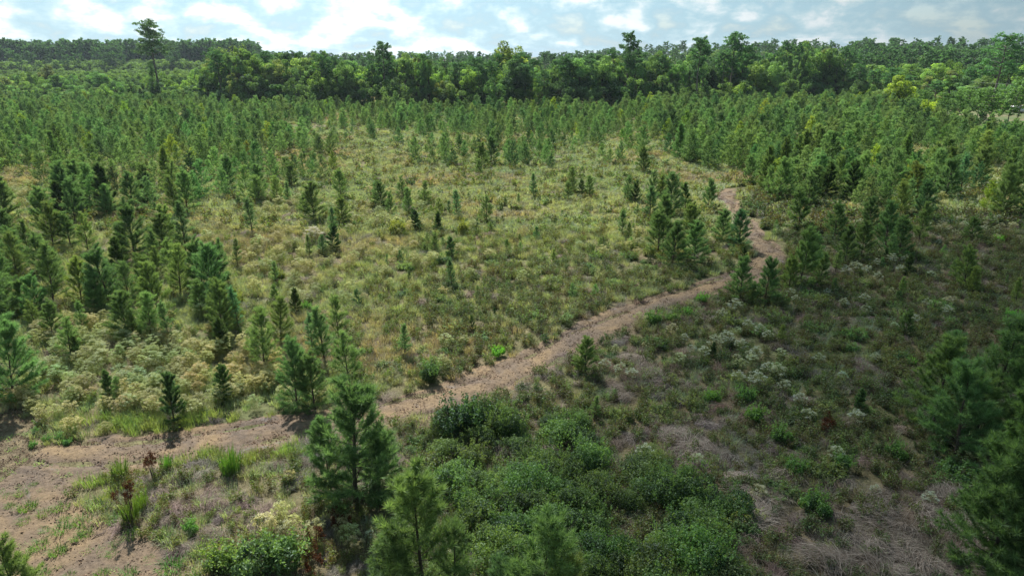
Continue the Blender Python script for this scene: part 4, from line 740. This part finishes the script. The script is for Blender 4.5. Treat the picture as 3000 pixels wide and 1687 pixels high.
for q_, (a, b, s_, c_, lb) in enumerate([(582, 1192, 1.35, (.8, .95, .7), 'tall dark green weed standing at the track edge'), (305, 1205, 1.05, (1.1, 1.0, .9), 'tall pale grass clump left of the rust-brown dock'), (418, 1180, .8, (.9, 1.2, .8), 'green reed clump right of the rust-brown dock'), (330, 1312, 1.0, (1.1, 1.0, .7), 'long grass clump under the tall rusty seed heads'), (360, 1280, .9, (1.2, 1.1, .8), 'arching olive grass clump beside the rusty seed heads')]):
    put('tall_grass_clump', (TG[q_ % 2],), ('blades',), a, b, s_, lb, 'grass clump', None, c_)
# a sapling white with blossom, a bare twiggy shrub, sticks
o_ = put('blossoming_sapling', (flower_mesh(490, 1.3, 1.1, 50, M_flow_o, .03, .92), stems_mesh(491, 1.1, 1.0, 16, M_bark, .01)), ('blossom', 'stems'), 790, 612, 1.25, 'pinkish white blossoming shrub behind a slim pine in the meadow', 'flowering shrub', None, (1.25, 1.15, 1.2))
for q_, (a, b, s_, lb) in enumerate([(2000, 915, 1.0, 'bare grey twiggy shrub in the scrub on the right'), (2330, 690, 1.0, 'bare twiggy bush behind the lone right pine'), (1500, 775, .8, 'grey dead bush on the far edge of the track'), (1440, 700, .8, 'grey twiggy shrub in the leafy weeds of the meadow')]):
    put('bare_shrub', (stems_mesh(494 + q_, 1.5, .75, 60, M_twig, .007, .2),), ('twigs',), a, b, s_, lb, 'bare shrub', None)
for q_, (a, b, rz_, l_, lb) in enumerate([(418, 1417, .15, .85, 'short dark stick lying on the bare soil'), (250, 1345, 1.0, .5, 'small fallen twig on the bare soil'), (430, 1298, .05, 1.1, 'fallen branch at the foot of the rusty seed heads')]):
    r = np.random.default_rng(500 + q_); P = np.array([[-l_ / 2, 0, .03], [-l_ / 6, .03, .055], [l_ / 5, -.02, .05], [l_ / 2, .05, .03]]); V, Q = tubes([(P, [.012, .018, .016, .008]), (np.array([P[2], P[2] + [.12, .13, .04]]), [.01, .004])], 6)
    px_, py_ = (float(q2) for q2 in ground_pt(a, b)); o_ = ob('fallen_stick', mesh('fallen_stick', V, [Q], None, [M_bark], smooth=True), loc=(px_, py_, float(gz(px_, py_)) + .02), rz=rz_); tag(o_, lb, 'stick')

# ------------------------------------------------------------------ the wood behind the field
TREES = {
 'round': [tree_mesh(600 + q_, 14, 9.5, 44, 8000, .24, lr=(.07, .17)) for q_ in range(3)],
 'tall': [tree_mesh(610 + q_, 18, 7.0, 48, 8500, .24, .52, .48, (.08, .18), shape='tall') for q_ in range(4)],
 'open': [tree_mesh(620 + q_, 17, 9.0, 22, 2600, .27, .68, .32, (.09, .17), .014, shape='open') for q_ in range(2)],
 'low': [tree_mesh(630 + q_, 8, 7.0, 30, 5200, .18, .48, .48, (.08, .18)) for q_ in range(3)],
 'cedar': [tree_mesh(640 + q_, 10, 5.0, 34, 5200, .16, .50, .5, (.12, .22), shape='cone') for q_ in range(2)],
 'bare': [tree_mesh(650 + q_, 17, 9.0, 22, 800, .22, .68, .32, (.09, .17), .014, shape='open') for q_ in range(1)]}
TREES['mpine'] = [tallpine_mesh(670 + q_, 9, 5.2, .34, 20, 4200, .17) for q_ in range(3)]
TH = dict(mpine=9, round=14, tall=18, open=17, low=8, cedar=10, bare=17, pine=20)
TPINE = [tallpine_mesh(660 + q_, 20, 8.0, (.60, .46, .66, .55)[q_], (19, 26, 16, 20)[q_], 5200, .22) for q_ in range(4)]
NAMES = dict(mpine='medium_pine_tree', round='broadleaf_tree', tall='broadleaf_tree', open='broadleaf_tree', low='small_broadleaf_tree', cedar='cedar_tree', bare='thin_leaved_tree', pine='tall_pine_tree')
CATS = dict(mpine='pine tree', round='tree', tall='tree', open='tree', low='tree', cedar='cedar tree', bare='tree', pine='pine tree')
wood = []       # u, v of the top, distance, kind, colour, look, width factor
def tw(a, top, d, kd, col, look, wf_=1.0, lab=None): wood.append((a, top, d if d < 230 and a > 2160 else float(edge(a)) + 6 + (d - 270) * .85, kd, col, look, wf_, lab))
G0, G1, G2, GY, YB, DK, OL, BR = (.92, 1.1, .9), (.8, 1.1, .9), (1.02, 1.22, .8), (1.2, 1.35, .7), (1.75, 1.65, .45), (.5, .68, .68), (1.05, 1.12, .85), (1.2, 1.05, .9)
# the ones that stand out
tw(400, 60, 276, 'pine', (.75, .8, .9), '', 1.25, 'very tall bare-stemmed pine standing alone above the left wood')
tw(386, 150, 273, 'cedar', (.55, .75, .65), '', .75, 'dark vine-covered tree at the left of the very tall pine')
tw(595, 92, 292, 'bare', (1, 1, .8), '', 1.2, 'thin-leaved tree with bare branches above the left end of the wood')
tw(598, 168, 274, 'round', BR, '', .75, 'rounded russet-green tree in front of the wood on the left')
tw(968, 112, 276, 'pine', (.6, .75, .8), '', .95, 'dark pine rising left of the middle of the wood')
tw(1285, 97, 300, 'open', (1.4, 1.3, .7), '', 1.15, 'airy spreading tree rising over the middle of the wood')
tw(1580, 88, 285, 'pine', (.65, .8, .85), '', .85, 'narrow tiered pine rising above the middle of the wood')
tw(1755, 100, 262, 'pine', (.7, .95, .85), '', 1.0, 'round-topped pine with a bare trunk right of the middle')
tw(1838, 88, 272, 'pine', (.7, .95, .85), '', 1.1, 'largest pine of the pair right of the middle')
tw(1875, 118, 276, 'pine', (.7, .95, .85), '', .8, 'smaller pine of the pair right of the middle')
tw(2502, 90, 262, 'pine', (.75, 1.05, .9), '', 1.3, 'big dark pine near the right end of the wood')
tw(1120, 108, 292, 'bare', (.6, .8, .8), '', .5, 'thin spindly tree poking above the middle of the wood')
tw(822, 110, 285, 'tall', (1.0, 1.2, .7), '', .7, 'narrow green tree with a dark top left of the middle')
tw(1066, 118, 272, 'tall', G1, '', .55, 'vine-covered columnar tree left of the middle')
tw(2262, 182, 196, 'round', YB, '', 1.0, 'bright yellow tree in front of the right wood')
tw(2352, 236, 168, 'low', YB, '', .9, 'smaller yellow tree beside the mown grass')
tw(2255, 240, 186, 'low', (1.2, 1.2, .7), '', 1.0, 'olive tree crown under the bright yellow tree')
tw(2298, 262, 178, 'low', (1.5, 1.6, .9), '', .8, 'pale leafy small tree right of the bright yellow tree')
tw(1110, 200, 270, 'low', (1.5, 1.2, .6), '', .8, 'russet low tree at the foot of the middle wood')
for q_, (a, top, d, w_) in enumerate([(2330, 228, 190, 1.0), (2380, 236, 166, .9), (2440, 228, 180, 1.1), (2500, 226, 154, 1.1), (2548, 224, 149, 1.0), (2572, 205, 170, 1.2), (2420, 240, 170, .9), (2360, 250, 178, .8), (2470, 232, 168, 1.0)]):
    tw(a, top, d, 'mpine', (1.0, 1.1, .8), 'medium pine with a bare lower trunk', w_ * 1.1)
# trees at the edge and behind, left to right
TOP = np.array([(-150, 195), (0, 190), (60, 175), (100, 150), (160, 170), (200, 175), (240, 172), (300, 195), (350, 190), (440, 150), (490, 155), (530, 130), (560, 112), (600, 100), (640, 112), (680, 128), (720, 120), (760, 132), (820, 118), (860, 138), (900, 142), (930, 152), (970, 120), (1000, 130), (1040, 117), (1075, 120), (1105, 150), (1150, 136), (1185, 130), (1230, 142), (1285, 118), (1330, 142), (1370, 150), (1400, 134), (1440, 134), (1480, 124), (1510, 128), (1550, 132), (1620, 127), (1660, 124), (1700, 140), (1755, 112), (1790, 130), (1835, 100), (1870, 118), (1900, 130), (1940, 116), (1970, 102), (2005, 90), (2050, 108), (2090, 102), (2130, 128), (2160, 150), (2230, 160), (2300, 155), (2360, 140), (2400, 150), (2450, 148), (2500, 130), (2580, 140), (2750, 130)], float)
topf = lambda a: float(np.interp(a, TOP[:, 0], TOP[:, 1]))
rt_ = np.random.default_rng(88)
def pick(a):
    c_ = [G0, G1, G2, GY, OL, DK, BR][int(rt_.choice(7, p=[.22, .20, .18, .13, .12, .09, .06]))]
    s_ = rt_.uniform(.8, 1.2); return tuple(q_ * s_ for q_ in c_)
LK = {'round': 'rounded broadleaf tree', 'tall': 'tall broadleaf tree', 'open': 'airy broadleaf tree', 'low': 'small broadleaf tree', 'cedar': 'dark conical cedar', 'pine': 'tall pine'}
for row, (d0, step, drop) in enumerate([(279, 19, 8), (292, 22, 2), (310, 26, 0)]):
    a = 525.0 + row * 9
    while a < 2165:
        kd = str(rt_.choice(['round', 'tall', 'open', 'cedar', 'pine'], p=[.26, .40, .09, .05, .20])); d = d0 + rt_.normal(0, 4)
        tp_ = topf(a) + (drop + abs(rt_.normal(0, 19)) if row == 0 else drop + abs(rt_.normal(0, 17)))
        if kd == 'cedar': tp_ += 22
        tw(a, tp_, d, kd, pick(a) if kd not in ('cedar', 'pine') else (.6, .8, .75), LK[kd], rt_.uniform(.55, .9) if kd == 'tall' else rt_.uniform(.75, 1.1)); a += step * rt_.uniform(.7, 1.3)
for a in np.arange(520, 2160, 37): tw(a + rt_.normal(0, 8), 196 + rt_.normal(0, 12), 272 + rt_.normal(0, 2), 'low', tuple(np.array(pick(a)) * .9), LK['low'], rt_.uniform(.8, 1.3))
for d0, t0, n_ in [(272, 228, 28), (288, 212, 24), (308, 198, 22), (332, 184, 20), (362, 172, 18)]:      # scrubby growth on the left
    for a in np.linspace(-60, 560, n_):
        kd = str(rt_.choice(['low', 'round', 'cedar'], p=[.66, .22, .12])); tw(a + rt_.normal(0, 8), max(topf(a), t0 + rt_.normal(0, 9)), d0 + rt_.normal(0, 5), kd, pick(a) if kd != 'cedar' else (.45, .6, .6), LK[kd], rt_.uniform(.8, 1.2))
for d0, t0, n_ in [(268, 212, 11), (280, 190, 12), (300, 168, 12), (322, 152, 12)]:                         # and on the right
    for a in np.linspace(2150, 2660, n_):
        kd = str(rt_.choice(['round', 'tall', 'pine', 'low'], p=[.4, .3, .15, .15])); tw(a + rt_.normal(0, 9), t0 + rt_.normal(0, 9) + (0 if a > 2330 else 12), d0 + rt_.normal(0, 5), kd, pick(a) if kd != 'pine' else (.7, 1.0, .8), LK[kd], rt_.uniform(.9, 1.2))
wl = [None] * len(wood); auto = [i_ for i_, w_ in enumerate(wood) if w_[7] is None]
foot = lambda w_: float(to_uv(0., w_[2])[1])
al = place_labels([(wood[i_][0], foot(wood[i_])) for i_ in auto], lambda n_: wood[auto[n_]][5], [('in the left wood', lambda a, b: a < 520), ('in the right wood', lambda a, b: a > 2150), ('middle wood left half', lambda a, b: a < 1330), ('middle wood right half', lambda a, b: True)], 10)
for i_, lb in zip(auto, al): wl[i_] = lb.replace('nearest row', 'front row')
for (a, top, d, kd, col, look, wf_, lab), lb in zip(wood, wl):
    x0 = (a * K - 1500) / F * (d * cp + (H - 6) * sp); z0 = float(gz(x0, d)) - .1; h_ = float(height_at(top, d)) - z0; s_ = h_ / TH[kd]
    vs_ = TPINE if kd == 'pine' else TREES[kd]; cr, tk = vs_[int(rt_.integers(len(vs_)))]; ws = (s_ * .55 + .45) * wf_ if kd != 'low' else (s_ * .4 + .6) * wf_
    col = tuple(1.25 * q_ for q_ in col); t_ = ob(NAMES[kd], None, loc=(x0, d, z0), rz=rt_.uniform(0, 6.28), sc=(ws, ws, s_)); c_ = ob('crown', cr, t_); k_ = ob('trunk', tk, t_)
    c_.color = (*[float(q_) for q_ in col], 1); tag(t_, lab or lb, CATS[kd], None if lab else 'trees of the wood behind the field')
# far wood as one mass, in bands
FW = [tree_mesh(700 + q_, 14, 9.5, 20, 1500, .5, mats=(M_leaf_i, M_bark))[0] for q_ in range(3)] + [tallpine_mesh(710 + q_, 20, 8.0, .55, 14, 1200, .5, mats=(M_pine_i, M_bark2))[0] for q_ in range(3)] + [tallpine_mesh(710 + q_, 20, 8.0, .55, 14, 10, .5, mats=(M_pine_i, M_bark2))[1] for q_ in range(1)]
r = np.random.default_rng(91); X_, Y_, S_, HU, VI = [], [], [], [], []
for d0, d1, n_, uL, uR, hh, pp in [(270, 330, 420, 500, 2150, .60, .15), (330, 420, 700, 500, 2150, .66, .15), (420, 560, 700, 500, 2750, .76, .3), (330, 520, 800, -250, 620, .48, .0), (520, 590, 420, -250, 620, .85, .1), (575, 660, 700, -250, 660, 1.22, 1.0), (600, 820, 700, -250, 2800, .86, .6), (820, 1400, 900, -300, 2850, .86, .6), (290, 560, 900, 2120, 2800, .80, .45)]:
    dd = r.uniform(d0, d1, n_); uu = r.uniform(uL, uR, n_); xx = (uu * K - 1500) / F * (dd * cp + H * sp); isp = r.random(n_) < pp
    X_.append(xx); Y_.append(dd); S_.append(hh * r.uniform(.66, 1.16, n_) * np.where(isp, 1.0, 1.1)); c_ = np.where(isp[:, None], [[.8, 1.0, .9]], [[1.0, 1.15, .8]]) * r.uniform(.75, 1.25, (n_, 1)); HU.append(c_); VI.append(np.where(isp, 3 + r.integers(0, 3, n_), r.integers(0, 3, n_)))
X_, Y_, S_, HU, VI = map(np.concatenate, (X_, Y_, S_, HU, VI)); nt_ = VI >= 3
X2, Y2 = np.concatenate([X_, X_[nt_]]), np.concatenate([Y_, Y_[nt_]]); S2 = np.concatenate([S_, S_[nt_]]); H2 = np.concatenate([HU, HU[nt_]]); V2_ = np.concatenate([VI, np.full(nt_.sum(), 6)])
scatter('distant_wood', FW, X2, Y2, S2, H2, vi=V2_, label='distant dark wood fading to blue along the horizon')

# power lines and a parked white van glimpsed through the trees on the right
def wire(a0, a1, v0, v1, d, lb):
    n = 14; s = np.linspace(0, 1, n); P = []
    for q_ in s:
        a = a0 + (a1 - a0) * q_; vv = v0 + (v1 - v0) * q_; P.append([(a * K - 1500) / F * (d * cp + (H - 8) * sp), d, float(height_at(vv, d)) - .5 * 4 * q_ * (1 - q_)])
    V, Q = tubes([(np.array(P), np.full(n, .03))], 5); tag(ob('power_line', mesh('power_line', V, [Q], None, [plainmat('aluminium_wire', (.6, .6, .6), .5, .1)])), lb, 'power line', None)
wire(2440, 2680, 206, 210, 187, 'upper thin grey power line crossing in front of the right wood'); wire(2440, 2680, 219, 222, 187, 'lower thin grey power line crossing in front of the right wood')
def van(x0, y0, rz):
    t_ = ob('parked_van', None, loc=(x0, y0, float(gz(x0, y0))), rz=rz); wm = plainmat('white_paint', (.8, .8, .8), .35, .03); gm = plainmat('dark_glass', (.03, .035, .04), .15, .1); rm = plainmat('black_rubber', (.03, .03, .03), .8, .2)
    prof = [(-2.4, .45), (-2.4, 1.75), (-2.2, 2.0), (.9, 2.0), (1.6, 1.25), (2.35, 1.05), (2.45, .45)]; n = len(prof); V = [(a, s_ * .9 * (.9 if b > 1.3 else 1), b) for s_ in (-1, 1) for a, b in prof]
    F4 = [np.array([[i_, (i_ + 1) % n, (i_ + 1) % n + n, i_ + n] for i_ in range(n)]), np.array([[*range(n)][::-1], [*range(n, 2 * n)]])]
    ob('body', mesh('van_body', np.array(V), F4, None, [wm]), t_)
    def box(c_, s_): q_ = np.array([[i_, j_, k_] for i_ in (-1, 1) for j_ in (-1, 1) for k_ in (-1, 1)]) * np.array(s_) / 2 + c_; return q_, np.array([[0, 1, 3, 2], [4, 6, 7, 5], [0, 4, 5, 1], [2, 3, 7, 6], [0, 2, 6, 4], [1, 5, 7, 3]])
    V, Q = box((0, 0, 0), (1.0, 1.70, .5)); o_ = ob('side_window', mesh('side_window', V + [.2, 0, 1.55], [Q], None, [gm]), t_)
    for a in (-1.5, 1.5):
        for s_ in (-1, 1):
            V, Q = tubes([(np.array([[a, s_ * .72, .34], [a, s_ * .93, .34]]), [.34, .34])], 16); cen = np.array([[a, s_ * .93, .34]]); V2 = np.concatenate([V, cen]); T = np.array([[16 + i_, 16 + (i_ + 1) % 16, 32] for i_ in range(16)]); ob('wheel', mesh('wheel', V2, [Q, T], None, [rm]), t_)
    tag(t_, 'white van parked behind the trees at the far right', 'van')
van(float((2562 * K - 1500) / F * (196 * cp + H * sp)), 196.0, .1)

# haze over the whole valley
q_ = np.array([[i_, j_, k_] for i_ in (-1, 1) for j_ in (-1, 1) for k_ in (-1, 1)]) * np.array([5600, 3900, 0.5 * 58]) + np.array([0, 3500, 24.0])
m, t, l = mat('haze'); pv = nn(t, 'ShaderNodeVolumePrincipled', ins={'Density': 0.00010, 'Anisotropy': 0.2}); pv.inputs['Color'].default_value = (0.72, 0.86, 1.0, 1); o = nn(t, 'ShaderNodeOutputMaterial'); l(pv.outputs[0], o.inputs['Volume'])
tag(ob('haze', mesh('haze', q_, [np.array([[0, 1, 3, 2], [4, 6, 7, 5], [0, 4, 5, 1], [2, 3, 7, 6], [0, 2, 6, 4], [1, 5, 7, 3]])], None, [m])), None, kind='stuff')
